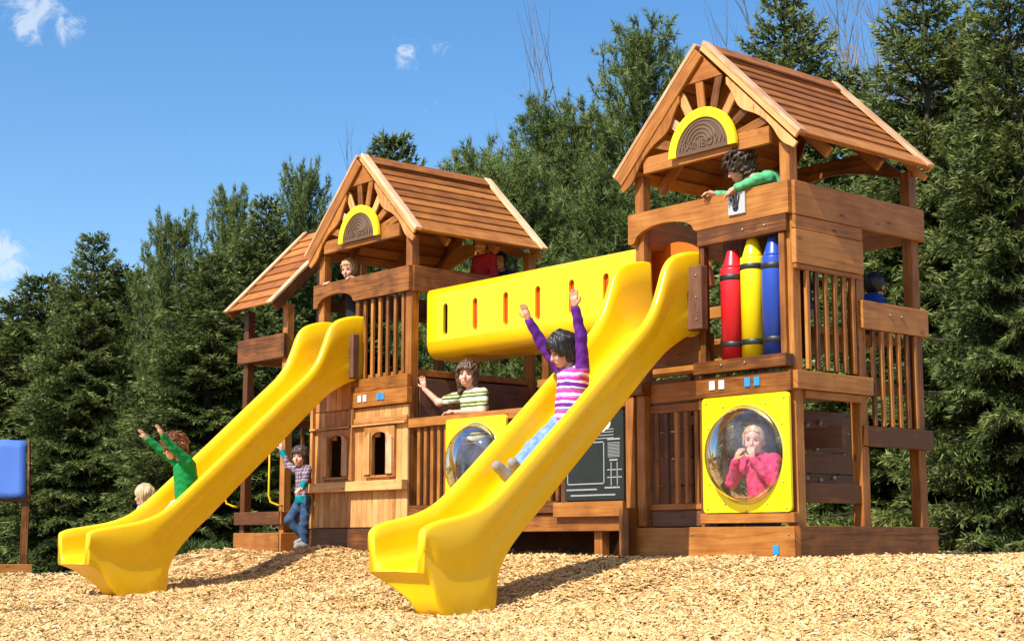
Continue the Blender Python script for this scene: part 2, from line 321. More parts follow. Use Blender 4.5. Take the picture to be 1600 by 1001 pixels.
def board(name,par,b,m='wood',label=None,c=.004): return MB().box(*b,c=c).ob(name,m,par,label=label)
BOLT=None
def bolt(par,x,y,z,r=.013,ax='Y',name='bolt'):
    global BOLT
    if BOLT is None:
        BOLT=MB().lathe([(.0001,-.008),(.6,-.008),(1,-.004),(1,0)],(0,0,0),'Y',10).ob('bolt','metal',par,True); q=BOLT; BOLT=q.data; bpy.data.objects.remove(q)
    o=link(name,BOLT,par); o.location=(x,y,z); o.scale=(r,1,r)
    if ax=='X': o.rotation_euler=(0,0,PI/2)
    return o
# ------------------------------------------------------------------ terrain
def sstep(a,b,x): t=np.clip((x-a)/(b-a),0,1); return t*t*(3-2*t)
def vnoise(x,y,s,seed):
    r=np.random.default_rng(seed); T=r.random((64,64)); x=x/s;y=y/s; xi=np.floor(x).astype(int);yi=np.floor(y).astype(int); fx=x-xi;fy=y-yi; fx=fx*fx*(3-2*fx);fy=fy*fy*(3-2*fy)
    g=lambda i,j:T[i%64,j%64]
    return (g(xi,yi)*(1-fx)+g(xi+1,yi)*fx)*(1-fy)+(g(xi,yi+1)*(1-fx)+g(xi+1,yi+1)*fx)*fy-.5
def H(x,y):
    x=np.asarray(x,float);y=np.asarray(y,float)
    dx=np.maximum(np.maximum(-7.5-x,x-3.5),0); dy=np.maximum(np.maximum(-.25-y,y-5),0); d=np.hypot(dx*.75,dy)
    lf=sstep(-2.2,-4.,x); h=-.33*(sstep(0,2.1,d)*(1-lf)+lf*(.72*sstep(-.05,.85,d)+.28*sstep(.6,2.4,d)))
    h=h-.02*sstep(3,8,d)+.07*np.exp(-(((x+5.35)/.42)**2+((y+.33)/.35)**2))+.05*np.exp(-(((x+7.2)/.6)**2+((y+.5)/.4)**2))
    return h+.06*vnoise(x,y,.9,1)*sstep(-.2,1,d+.3)+.035*vnoise(x,y,.33,2)-.01
xs=np.concatenate([-np.geomspace(900,20,24),np.arange(-19.5,9.5,.13),np.geomspace(10,900,24)]); ys=np.concatenate([-np.geomspace(900,10,24),np.arange(-9.5,13,.13),np.geomspace(13.5,900,24)])
gx,gy=np.meshgrid(xs,ys,indexing='ij'); V=np.stack([gx,gy,H(gx,gy)],-1).reshape(-1,3); nx,ny=len(xs),len(ys)
i,j=np.meshgrid(np.arange(nx-1),np.arange(ny-1),indexing='ij'); a=(i*ny+j).ravel(); F=np.stack([a,a+ny,a+ny+1,a+1],1)
o=npmesh('ground',V,F,['ground'],smooth=True); o['kind']='structure'
# wood chips scattered over the bed
def chips(n,d0,d1,pw):
    d=d0+(d1-d0)*rng.random(n)**pw; lat=(rng.random(n)*2-1)*(d*.40+.4); x=CP[0]+FW[0]*d+RT[0]*lat; y=CP[1]+FW[1]*d+RT[1]*lat; return x,y,d
X=[];Y=[];D=[]
for a in ((150000,5.6,9.5,.8),(100000,9,14,.9),(55000,13,21,.9)):
    x,y,d=chips(*a); X.append(x);Y.append(y);D.append(d)
X=np.concatenate(X);Y=np.concatenate(Y);D=np.concatenate(D)
def blocked(x,y):
    b=np.zeros(len(x),bool)
    for (x0,x1,y0,y1) in ((-7.4,-6.4,-.06,.95),(-5.95,-4.33,-.06,1.5),(-1.56,.06,-.06,1.55)): b|=(x>x0)&(x<x1)&(y>y0)&(y<y1)
    return b
k=~blocked(X,Y); X=X[k];Y=Y[k];D=D[k]; n=len(X)
ln=(.005+.019*rng.random(n)**2.0)*(1+.045*(D-6)); wd=ln*(.14+.24*rng.random(n)); th=.0015+.002*rng.random(n)
yaw=rng.random(n)*2*PI; p1=rng.normal(0,.26,n); p2=rng.normal(0,.36,n)
ax=np.stack([np.cos(yaw)*np.cos(p1),np.sin(yaw)*np.cos(p1),np.sin(p1)],1); up=np.stack([-np.sin(yaw)*np.sin(p2),np.cos(yaw)*np.sin(p2),np.cos(p2)],1)
sd=np.cross(up,ax); sd/=np.linalg.norm(sd,axis=1)[:,None]; up=np.cross(ax,sd)
C0=np.stack([X,Y,H(X,Y)+.004+.012*rng.random(n)+np.abs(np.sin(p1))*ln*.5],1)
vs=[]
for (su,sv,sw) in ((-1,-1,-1),(1,-1,-1),(1,1,-1),(-1,1,-1),(-1,-1,1),(1,-1,1),(1,1,1),(-1,1,1)):
    jt=(.75+.5*rng.random(n)); vs.append(C0+ax*(su*ln*jt)[:,None]+sd*(sv*wd*(.6+.7*rng.random(n)))[:,None]+up*(sw*th)[:,None])
V=np.stack(vs,1).reshape(-1,3); b=np.arange(n)[:,None]*8
F=np.concatenate([b+np.array(q) for q in ([4,5,6,7],[0,1,5,4],[1,2,6,5],[2,3,7,6],[3,0,4,7])],0)
r=np.clip(rng.beta(2.4,2.0,n)+.18*vnoise(X,Y,.7,5),0,1)
o=npmesh('wood_chip_mulch',V,F,['chip'],rnd=np.tile(r,5)); o['kind']='stuff'; o['label']='pale tan wood chip mulch spread around the playset'; o['category']='mulch'
# ------------------------------------------------------------------ playset
TW=1.524
def text_mesh(txt,size,name,m,parent,loc,thick=.004,bend=None):
    cu=bpy.data.curves.new('txt','FONT'); cu.body=txt; cu.size=size; cu.extrude=thick/2; cu.align_x='CENTER'; cu.resolution_u=2
    to=bpy.data.objects.new('txt',cu); COL.objects.link(to); dg=bpy.context.evaluated_depsgraph_get(); me=bpy.data.meshes.new_from_object(to.evaluated_get(dg))
    bpy.data.objects.remove(to); me.materials.clear(); me.materials.append(M[m])
    if bend:
        for v in me.vertices: v.co.y=v.co.y*(1-.5*abs(v.co.x)/bend)+.0
    o=link(name,me,parent); o.location=loc; o.rotation_euler=(PI/2,0,0); return o
def roof(par,emblem=True):
    cx,zr,hw,ze=-.762,3.722,.872,2.872; sl=math.hypot(hw,zr-ze); th=math.atan2(zr-ze,hw); nS=10; mb=MB()
    def ST(s): # frame on a slope: u down-slope, w outward normal
        d=Vector((s*math.cos(th),0,-math.sin(th))); w=Vector((s*math.sin(th),0,math.cos(th))); yv=Vector((0,1,0))
        return Matrix(((d.x,0,w.x,cx),(d.y,1,w.y,0),(d.z,0,w.z,zr),(0,0,0,1)))
    for s in (-1,1):
        T=ST(s)
        for k in range(nS):
            u0=sl*k/nS; u1=sl*(k+1)/nS+.012
            if k==nS-1: u1=sl-.01
            tilt=Matrix.Translation((u0,0,0))@Matrix.Rotation(R(6.5),4,'Y')@Matrix.Translation((-u0,0,0))
            mb.box(u0,u1,-.03+random.uniform(-.004,.004),1.49,.008,.026,T=T@Matrix.Translation((u0,0,.004))@Matrix.Rotation(R(-7),4,'Y')@Matrix.Translation((-u0,0,.0)))
    rf=mb.ob('roof','roofwood',par)
    for s in (-1,1):
        T=ST(s)
        MB().box(-.004,.125,.001,1.451,.052,.07,T=T).ob('ridge_board','roofwood',rf)
        MB().box(sl-.125,sl-.002,.001,1.451,.046,.062,T=T).ob('eave_board','roofwood',rf)
        for (y0,y1) in ((-.078,-.0),(1.452,1.535)):
            MB().box(-.01,sl,y0,y1,.046,.078,T=T).ob('trim_board','pale',rf)
        for y0 in (-.074,1.498):
            MB().box(.0 if s>0 else .02,sl-.004,y0,y0+.026,-.055 if s<0 else .004,.045,T=T).ob('barge_board','wood' if s<0 else 'house',rf)
        # scalloped brackets under the barge boards
        n=26; top=[];bot=[]
        for q in range(n+1):
            u=sl*(.30+.72*q/n); x=q/n; dpt=.035+.062*math.exp(-((x-.30)/.16)**2)+.034*math.exp(-((x-.86)/.12)**2)
            if q in (0,): dpt=.008
            w0=-.056 if s<0 else -.012; top.append((u,w0)); bot.append((u,w0-dpt))
        poly=[(cx+s*(u*math.cos(th)+w*math.sin(th)),zr-u*math.sin(th)+w*math.cos(th)) for u,w in top+bot[::-1]]
        for y0 in (-.064,1.478):
            MB().prism(poly,y0,y0+.018).ob('scalloped_bracket','house' if s>0 else 'wood',rf)  # right-hand brackets get paler wood, painting them as sunlit
        for y0 in (.35,.95):
            MB().box(.05,sl-.02,y0,y0+.04,-.09,-.004,T=T).ob('rafter','wood',rf)
    tri=[(cx-.19,3.495),(cx+.19,3.495),(cx,3.685)]
    for y0 in (-.044,1.456): MB().prism(tri,y0,y0+.02).ob('gable_triangle','roofwood',rf)
    MB().box(cx-.62,cx+.62,-.044,-.006,2.895,3.02).ob('tie_beam','wood',rf)
    pl=[(cx-.68,2.90),(cx-.62,2.87)]+[(cx-.62+1.24*i/14,2.87+.13*math.sin(PI*i/14)) for i in range(1,14)]+[(cx+.62,2.87),(cx+.68,2.90),(cx+.42,3.12),(cx-.42,3.12)]
    MB().prism(pl,1.44,1.47).ob('arched_tie','wood',rf)
    ex,ez=-.745,2.945
    for i,a in enumerate((162,139,117,96,76,54,32,13)):
        d=Vector((math.cos(R(a)),0,math.sin(R(a)))); x=Vector((-d.z,0,d.x))
        T=Matrix(((d.x,0,x.x,ex),(0,1,0,0),(d.z,0,x.z,ez),(0,0,0,1)))
        # length to roof line
        t=0.3
        while t<1 and (ez+d.z*t)<zr-.07-abs(ex+d.x*t-cx)*(zr-ze)/hw: t+=.01
        MB().box(.25,t,-.038,-.016,-.036,.036,T=T).ob('sunburst_slat','pale' if i==1 else ('house' if i in(2,5) else 'wood'),rf)
    if emblem:
        y0,y1=-.086,-.058
        ro=arc(ex,ez,.33,0,180,28)+arc(ex,ez,.258,180,0,24)
        MB().prism([(a,b) for a,b in ro],y0,y1).ob('yellow_arch','lemon',rf)
        MB().prism(arc(ex,ez,.257,0,180,26),-.076,-.057).ob('emblem_plaque','plaque',rf)
        rb=MB()
        for k,rr in enumerate((.155,.125,.095,.065)):
            rb.tube([(x,-.077,z) for x,z in arc(ex-.015,ez+.055,rr,12,168,14)],.0065,5)
        rb.tube([(x,-.077,z) for x,z in arc(ex,ez+.012,.222,6,174,20)],.005,5)
        rb.ob('emblem_arcs','relief',rf,True)
        text_mesh('RAINBOW',.085,'emblem_lettering','relief',rf,(ex,-.077,ez+.035),.012)
    return rf
def balusters(par,a0,a1,z0,z1,n,fix,ax='X',w=.034,d=.03,m='wood'):
    for i in range(n):
        c=a0+(a1-a0)*(i+.5)/n
        if ax=='X': MB().box(c-w/2,c+w/2,fix,fix+d,z0,z1).ob('baluster',m,par)
        else: MB().box(fix,fix+d,c-w/2,c+w/2,z0,z1).ob('baluster',m,par)
SCREW_PTS=[(.385*math.cos(R(a)),.395*math.sin(R(a))) for a in range(0,360,30)]
DOME=None
def bubble_panel(par,x0,x1,z0,z1,y):
    global DOME
    cx,cz=(x0+x1)/2,(z0+z1)/2-.005; r=.335
    p=plate('bubble_panel',rrect(x0,x1,z0,z1,.03),[arc(cx,cz,r,0,360,48)[:-1]],y-.022,y,'lemon',par)
    if DOME is None:
        prof=[(r*math.cos(R(a)),-.20*math.sin(R(a))) for a in range(0,90,6)]+[(.002,-.20)]; mb=MB(); vs=[];fs=[];sg=48
        prof=[(r+.018,.0)]+prof
        for rr,h in prof:
            for j in range(sg): a=2*PI*j/sg; vs.append((rr*math.cos(a),h,rr*math.sin(a)))
        for i in range(len(prof)-1):
            for j in range(sg): fs.append([i*sg+j,(i+1)*sg+j,(i+1)*sg+(j+1)%sg,i*sg+(j+1)%sg])
        DOME=mb.add(vs,fs).ob('bubble_dome','bubble',p,True); d=DOME
    else: d=link('bubble_dome',DOME.data,p)
    d.location=(cx,y-.0235,cz)
    for sx,sz in SCREW_PTS+[(-.355,-.375),(.355,-.375),(-.355,.375),(.355,.375)]:
        if abs(sx)<(x1-x0)/2-.015 and abs(sz)<(z1-z0)/2-.01: bolt(p,cx+sx,y-.0225,cz+sz,.008,name='screw')
    return p
def front_rail(par):
    # long rail board whose lower edge is cut to an arch over the slide mouth
    o=[(0.012,2.602),(-1.555,2.602),(-1.555,2.372),(-1.50,2.372)]
    for i in range(0,17):
        a=PI-PI*i/16; o.append((-1.18+.30*math.cos(a),2.385+.10*math.sin(a)))
    o+=[(-.85,2.372),(.012,2.372)]
    b=MB().prism(o,-.042,-.002).ob('front_rail','wood',par); return b
def tower(t):
    for (x0,y0) in ((-.094,.002),(-TW+.0,.002),(-.094,1.428),(-TW,1.428)):
        MB().box(x0,x0+.09,y0,y0+.09,-.2,2.90,c=.006).ob('post','wood',t)
    front_rail(t)
    board('side_rail',t,(-.002,.038,.0,1.545,2.362,2.604))
    board('side_rail',t,(-TW-.04,-TW-.002,.0,1.545,2.362,2.604))
    board('rear_rail',t,(-TW,0,1.52,1.558,2.362,2.604))
    roof(t)
def stickers(par,y,xs_,z,ms):
    for x,m in zip(xs_,ms):
        nm='white_tile' if m=='white' else 'blue_tile'
        o=MB().box(x-.026,x+.026,y-.009,y-.001,z-.032,z+.032,c=.003).ob(nm,m,par)
# ---- right tower (tall gable, crayons, bubble window)
t=thing('play_tower','right wooden play tower with crayon panel and bubble window under a gable roof','play tower',(0,0,0))
RTW=t; tower(t)
b2=board('bolted_board',t,(-.84,-.012,-.046,-.004,2.246,2.366))
for x in (-.40,-.20): bolt(b2,x,-.046,2.31)
sill=board('sill_board',t,(-.85,-.0,-.10,-.003,1.300,1.388))
for x in (-.36,-.58): bolt(sill,x,-.10,1.35)
bm_=board('front_beam',t,(-.86,.006,-.062,-.003,1.132,1.274)); stickers(bm_,-.062,(-.70,-.61,-.37,-.285),1.215,('white','white','cyan','cyan'))
bubble_panel(t,-.80,-.006,.312,1.126,-.046)
board('lower_rail',t,(-.845,.006,-.06,-.003,.238,.308))
kb=board('kick_board',t,(-1.0,.0,-.05,-.004,-.25,.214)); 
stickers(kb,-.05,(-.16,),.055,('cyan',))
board('kick_board',t,(-1.53,-1.004,-.035,-.004,-.25,.212))
board('kick_board',t,(.0,.045,-.045,1.56,-.25,.216),label=None)
for z in (.0,.16):
    for y in (-.05,): bolt(kb,-.05,-.05,z,.008); bolt(kb,-.93,-.05,z,.008)
MB().box(-.885,-.80,-.002,.085,-.2,1.62,c=.005).ob('post','wood',t)
MB().box(-1.60,-1.50,-.13,-.05,-.25,.36,c=.006).ob('short_post','wood',t)
# baluster panel left of the bubble
MB().box(-1.42,-.88,.02,.06,1.06,1.12).ob('panel_rail','wood',t); MB().box(-1.42,-.86,.02,.075,.34,.385).ob('panel_rail','wood',t)
balusters(t,-1.40,-.90,.385,1.06,5,.028,'X',.036)
board('dark_board',t,(-1.42,-.89,.03,.06,.22,.335),'brown')
# crayons
def crayon(x,m,ztip,nm):
    z0=1.389; h=ztip-z0; r=.092; mb=MB().lathe([(r,0),(r,h-.15),(r*.98,h-.14)],(0,0,0),'Z',28)
    c=mb.ob('crayon',m,t,True,label=nm+' giant crayon'); c.location=(x,.05,z0)
    MB().lathe([(r*.86,h-.141),(r*.80,h-.12),(r*.46,h-.014),(r*.38,h)],(0,0,0),'Z',28).ob('crayon_tip',m,c,True)
    for zz in (.115,h-.21): MB().lathe([(r+.002,zz-.02),(r+.004,zz-.018),(r+.004,zz+.018),(r+.002,zz+.02)],(0,0,0),'Z',28).ob('black_band','black',c,True)
crayon(-.582,'red',2.20,'red'); crayon(-.392,'lemon',2.255,'yellow'); crayon(-.198,'blue',2.235,'blue')
board('backing_board',t,(-.80,-.02,.19,.21,1.39,2.36),'wood')
for i in range(2): MB().box(-.85+.01+i*.745,-.80+.01+i*.745,-.03,.03,1.389,2.245).ob('upright','wood',t)
# right (+X) side
board('side_board',t,(-.002,.036,.0,.765,2.262,2.358)); board('side_panel',t,(-.002,.040,-.004,.765,2.018,2.258))
MB().box(.0,.035,.0,.74,1.98,2.014).ob('panel_rail','wood',t); balusters(t,.08,.70,1.29,1.98,6,.002,'Y',.036,.028)
MB().box(-.088,.002,.72,.81,-.2,2.36,c=.005).ob('post','wood',t)
sr=board('bolted_rail',t,(-.002,.040,.735,1.545,1.628,1.832),'wood'); 
for y in (1.06,1.20): bolt(sr,.041,y,1.75,.013,'X')
balusters(t,.82,1.44,.93,1.626,6,.002,'Y',.036,.028)
board('side_beam',t,(-.002,.045,.735,1.55,.782,.926)); board('side_beam',t,(-.002,.045,-.03,.83,1.146,1.272)); board('side_strip',t,(-.03,.02,.09,.72,1.09,1.142))
board('step_board',t,(-.05,-.01,.09,.72,.375,.505)); 
# inside: deck, climbing wall with holds, ladder planks
MB().box(-TW+.03,-.1,.06,1.42,1.20,1.27).ob('deck','wood',t)
MB().box(-TW+.03,-.1,.35,1.42,1.575,1.62).ob('deck','wood',t)
cw=MB()
for k in range(4): cw.box(-.66,-.625,.70,1.50,.46+k*.16,.612+k*.16)
cwo=cw.ob('climbing_wall','brown',t)
for (y,z) in ((.90,.98),(1.05,1.0),(1.22,.97),(1.0,.80),(.88,.58),(1.04,.57),(1.2,.59)):
    hb=MB().lathe([(.020,.0),(.019,.012),(.012,.02),(.004,.022)],(0,0,0),'Y',10).ob('climbing_hold','grey',cwo,True); hb.location=(-.624,y,z); hb.rotation_euler=(0,0,-PI/2)
board('cross_board',t,(-.60,-.07,.60,.635,.78,.925),'brown')
# slide mouth, mount box
board('mouth_board',t,(-1.52,-.86,.03,.06,1.14,1.28),'wood'); board('mouth_board',t,(-1.52,-.86,.0,.05,1.40,1.60),'brown')
mbx=board('slide_bracket',t,(-.885,-.735,-.13,-.05,1.625,2.095),'brown',c=.008)
for z in (1.70,1.86,2.02): bolt(mbx,-.78,-.13,z,.009)
MB().prism(arc(-1.43,2.04,.38,0,180,22),.34,.38).ob('orange_hood','orange',t)  # half disc whose orange paints shaded yellow plastic behind the slide mouth
# grey number plate on the front rail
gp=MB().box(-.525,-.365,-.058,-.043,2.425,2.59,c=.004).ob('grey_plate','grey',t)
hp=MB()
for k,(dx,dz) in enumerate(((-.045,.02),(-.02,.045),(.01,.05),(.035,.035))): hp.tube([(-.45+dx*.4,-.0585,2.475),(-.45+dx,-.0585,2.475+.05+dz)],.009,5)
hp.lathe([(.028,-.001),(.028,.0)],(-.45,-.0585,2.475),'Y',12); hp.ob('plate_print','black',gp)
# ---- left tower (playhouse below)
LX=-4.38
t=thing('play_tower','left wooden play tower with arched windows in its pale playhouse wall','play tower',(LX,0,0)); LTW=t; tower(t)
balusters(t,-.80,-.075,1.62,2.365,6,.0,'X',.036); MB().box(-.86,-.80,-.02,.05,1.4,2.37).ob('upright','wood',t)
board('bottom_rail',t,(-.87,.01,-.05,-.003,1.492,1.612)); bm_=board('front_beam',t,(-.875,.03,-.066,-.003,1.345,1.488)); stickers(bm_,-.066,(-.70,-.615,-.40,-.335),1.425,('white','white','cyan','cyan'))
mbx=board('slide_bracket',t,(-.905,-.735,-.13,-.055,1.62,2.04),'brown',c=.008)
for z in (1.69,1.83,1.97): bolt(mbx,-.78,-.13,z,.009)
# playhouse wall of tongue and groove planks with two arched openings
def archw(x0,x1,z0,z1,n=10):
    r=(x1-x0)/2; cx=(x0+x1)/2; return [(x0,z0),(x1,z0)]+[(cx+r*math.cos(PI*k/n),z1-r*.45+r*.45*math.sin(PI*k/n)) for k in range(n+1)]
wall=thing; 
def plank_wall(par,x0,x1,z0,z1,y0,y1,wins):
    xs_=np.arange(x0,x1+.001,(x1-x0)/round((x1-x0)/.088)); first=None; mb=MB(); bms=[]
    # planks run vertically; a window column splits each plank it crosses
    for k in range(len(xs_)-1):
        a,b=xs_[k]+.002,xs_[k+1]-.002; w=[q for q in wins if q[0]<(a+b)/2<q[1]]
        if not w: mb.box(a,b,y0,y1,z0,z1,c=.006)
        else:
            q=w[0]; mb.box(a,b,y0,y1,z0,q[2],c=.006); c=(q[0]+q[1])/2; r=(q[1]-q[0])/2; hm=q[3]-.10*(abs((a+b)/2-c)/r)**2; mb.box(a,b,y0,y1,hm,z1,c=.006)
    return mb.ob('playhouse_wall','house',par)
WN=[(-1.272,-.968,.71,1.105),(-.568,-.262,.71,1.105)]
def snap(a): return -1.5+round((a+1.5)/(1.5/17))*(1.5/17)
WN=[(snap(a),snap(b),c,d) for a,b,c,d in WN]
pw=plank_wall(t,-1.5,.0,.235,1.34,-.03,.0,WN)
for q in WN:
    cx=(q[0]+q[1])/2
    plate('window_surround',rrect(q[0]-.10,q[1]+.10,q[2]-.02,q[3]+.05,.012),[archw(q[0]+.015,q[1]-.015,q[2],q[3])],-.058,-.032,'house',pw)
    for s in (-1,1):
        xa=cx+s*(q[1]-q[0])/2; x0,x1=sorted((xa-s*.005,xa+s*.085))
        sh=[(x0,q[2]+.01),(x1,q[2]+.01),(x1,q[3]-.06 if s>0 else q[3]+.0),(x0,q[3] if s>0 else q[3]-.06)]
        MB().prism(sh,-.078,-.060).ob('shutter','pale' if s>0 else 'house',pw)
MB().box(-.86,-.815,-.075,-.032,.67,1.34).ob('corner_trim','house',t)
MB().box(-1.54,.01,-.075,-.033,1.165,1.185).ob('drip_trim','house',t)
board('window_sill',t,(-1.545,.015,-.105,-.033,.57,.66),'house'); board('upper_trim',t,(-.86,.01,-.05,-.032,1.19,1.24),'house')
board('kick_board',t,(-1.545,.02,-.05,-.004,-.25,.228),'wood')
board('kick_board',t,(-1.57,-1.53,-.03,1.5,-.25,.23),'wood'); 
MB().box(-1.545,-1.50,-.06,.03,.23,1.4).ob('corner_post','house',t)
MB().box(-TW+.02,-.02,.04,1.45,1.60,1.66).ob('deck','wood',t)
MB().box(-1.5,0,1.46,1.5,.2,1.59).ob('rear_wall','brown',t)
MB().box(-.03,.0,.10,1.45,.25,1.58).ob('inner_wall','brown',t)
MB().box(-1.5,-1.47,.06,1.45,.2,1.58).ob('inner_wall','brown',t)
plank_wall(t,-1.5,-.875,1.345,1.60,-.03,.0,[])
# ---- lower platform between the towers
t=thing('lower_platform','low wooden platform joining the two towers beneath the yellow tunnel','platform',(0,0,0)); PLT=t
XA,XB=-4.335,-1.60
rl=board('top_rail',t,(XA,-2.52,-.06,.03,1.115,1.195)); board('top_rail',t,(-2.50,XB,-.05,.03,1.125,1.235))
board('bottom_rail',t,(XA,-2.40,-.05,-.003,.335,.425)); board('bottom_rail',t,(-2.40,-1.62,-.07,-.003,.30,.415)); board('deck_beam',t,(XA,XB,-.02,.03,.19,.325),'wood')
balusters(t,-4.28,-3.80,.425,1.115,5,-.02,'X',.04); bubble_panel(t,-3.755,-2.955,.375,1.150,-.062)
balusters(t,-2.92,-2.36,.425,1.125,6,-.02,'X',.036)
cbf=MB(); 
MB().box(-2.345,-2.275,-.03,.03,.415,1.125).ob('upright','wood',t); MB().box(XB-.0,XB+.09,-.05,.05,-.2,1.20,c=.006).ob('post','wood',t)
MB().box(-1.50,-1.415,-.03,.03,.22,1.2,c=.006).ob('post','wood',t); MB().box(XB-.01,-1.40,-.07,.03,1.203,1.295,c=.006).ob('post_cap','wood',t)
cb=MB().box(-2.27,-1.61,-.062,-.040,.424,1.098,c=.004).ob('chalkboard','board',t)
def strokes(name,segs,r):
    for q in segs: stroke(name,[q],r)
def stroke(name,segs,r=.0045):
    m_=MB()
    for (x0,z0,x1,z1) in segs: m_.box(min(x0,x1)-r,max(x0,x1)+r,-.0645,-.0625,min(z0,z1)-r,max(z0,z1)+r,c=.0002)
    return m_.ob(name,'chalk',cb)
def CB(fx,fz): return (-2.27+.66*fx, .424+.674*fz)
def rect(fx0,fz0,fx1,fz1): 
    a=CB(fx0,fz0);b=CB(fx1,fz1); return [(a[0],a[1],b[0],a[1]),(b[0],a[1],b[0],b[1]),(a[0],b[1],b[0],b[1]),(a[0],a[1],a[0],b[1])]
def hl(fx0,fx1,fz): a=CB(fx0,fz);b=CB(fx1,fz); return (a[0],a[1],b[0],b[1])
def vl(fx,fz0,fz1): a=CB(fx,fz0);b=CB(fx,fz1); return (a[0],a[1],b[0],b[1])
stroke('drawing_frame',rect(.06,.19,.68,.66)); stroke('ruled_lines',[hl(.10,.84,z) for z in (.70,.735,.77,.80)],.003)
stroke('hangman_grid',[vl(.80,.17,.42),vl(.90,.17,.42),hl(.74,.97,.34),hl(.74,.97,.255)],.004)
tb=[]; 
for k in range(11): tb.append(hl(.75,.94,.485+.016*k))
stroke('score_table',tb,.0022); strokes('heading_mark',[hl(.75,.94,.685),hl(.78,.90,.45)],.006)
mk=[]; x=.05
for (xa,xb,z) in ((.05,.55,.125),(.70,.93,.14),(.12,.86,.06)):
    x=xa
    mk=[]
    while x<xb: w_=random.uniform(.02,.06); mk.append(hl(x,min(xb,x+w_),z)); x+=w_+.022
    stroke('small_print',mk,.006)
cl=MB()
for (fx,fz,r_) in ((.72,.875,.05),(.62,.885,.045),(.53,.87,.05),(.66,.85,.05),(.57,.85,.04)):
    p=CB(fx,fz); cl.lathe([(r_,-.0015-.0003*len(cl.v)/50),(r_,0)],(p[0],-.0625,p[1]),'Y',18)
cl.ob('cloud_print','white',cb)
MB().box(XA,XB,.03,1.46,.27,.325).ob('deck','wood',t)
bb=MB()
for k in range(5): bb.box(XA,-2.35,1.50,1.53,.36+k*.235,.585+k*.235)
bb.ob('rear_wall','brown',t)
board('rear_rail',t,(XA,XB,1.49,1.54,1.545,1.65)); balusters(t,-3.75,-2.45,1.65,2.0,11,1.50,'X',.036); board('rear_rail',t,(-3.8,XB,1.49,1.54,2.0,2.1)); 
balusters(t,-2.3,-1.66,.4,1.1,5,1.50,'X',.036); board('rear_rail',t,(-2.36,XB,1.49,1.54,1.1,1.18))
for x in (-4.27,-2.36): MB().box(x-.045,x+.045,1.53,1.62,-.2,2.1).ob('post','wood',t)
for x in (-3.3,-2.0):
    MB().box(x-.045,x+.045,.04,.12,-.25,.27).ob('support_leg','wood',t)
T=Matrix.Translation((-1.95,.25,.03))@Matrix.Rotation(R(32),4,'Y'); MB().box(-.04,.04,-.05,.03,-.3,.24,T=T).ob('brace','brown',t)
MB().box(XA,XB,1.2,1.24,-.25,.26).ob('rear_skirt','brown',t)
# ---- porch on the left
PX=-6.47; PW=.84
t=thing('entry_porch','small wooden entry porch with sloped roof and yellow grab bars','porch',(PX,0,0))
for (x,y) in ((-.085,.0),(-PW,.0),(-.085,.9),(-PW,.9)): MB().box(x,x+.085,y,y+.085,-.25,2.5 if y==0 else 3.3,c=.005).ob('post','wood',t)
board('front_rail',t,(-PW-.05,.01,-.045,-.002,1.945,2.195)); board('kick_board',t,(-PW-.03,.02,-.05,-.004,-.25,.195)); board('step_beam',t,(-PW-.03,.02,-.05,-.004,.275,.405))
board('kick_board',t,(-.002,.04,-.05,1.0,-.25,.195)); board('step_beam',t,(-.002,.04,-.05,1.0,.275,.405))
board('step',t,(-PW+.09,-.09,.02,.9,.35,.40)); balusters(t,-PW+.08,-.1,.4,1.25,6,.93,'X',.04); board('rear_rail',t,(-PW,0,.92,.97,1.25,1.34))
balusters(t,.15,.88,.4,1.25,5,-.04,'Y',.036); board('side_rail',t,(-.05,.0,.09,.9,1.25,1.33))
board('side_rail',t,(-.05,-.01,.09,.9,1.95,2.19)); board('side_rail',t,(-PW,-PW+.04,.09,.9,1.95,2.19))
for x in (-PW-.10,-.085):
    MB().tube([(x,-.02,1.14),(x,-.09,1.13),(x,-.12,1.10),(x,-.12,.56),(x,-.10,.50),(x+.06,-.06,.47),(x+.07,-.0,.46)],.010,10).ob('grab_bar','yellow',t,True)
# lean-to roof, eave to the front
ey,ez_=-.15,2.475; tp=(.80,3.43); L=math.hypot(tp[0]-ey,tp[1]-ez_); th=math.atan2(tp[1]-ez_,tp[0]-ey)
d=Vector((0,math.cos(th),math.sin(th))); w=Vector((0,-math.sin(th),math.cos(th))); T0=Matrix(((1,d.x,w.x,0),(0,d.y,w.y,ey),(0,d.z,w.z,ez_),(0,0,0,1)))
mb=MB()
for k in range(9):
    u0=L*k/9; mb.box(-PW-.02,.0,u0-.01,u0+L/9+.006,0,.018,T=T0@Matrix.Translation((0,u0,.022))@Matrix.Rotation(R(-7),4,'X')@Matrix.Translation((0,-u0,0)))
rf=mb.ob('roof','roofwood',t)
for (x0,x1) in ((-PW-.075,-PW-.005),(-.075,.02)): MB().box(x0,x1,-.03,L,.036,.062,T=T0).ob('trim_board','pale',rf)
for x0 in (-PW-.06,-.02): MB().box(x0,x0+.03,-.02,L,-.07,.03,T=T0).ob('barge_board','wood',rf)
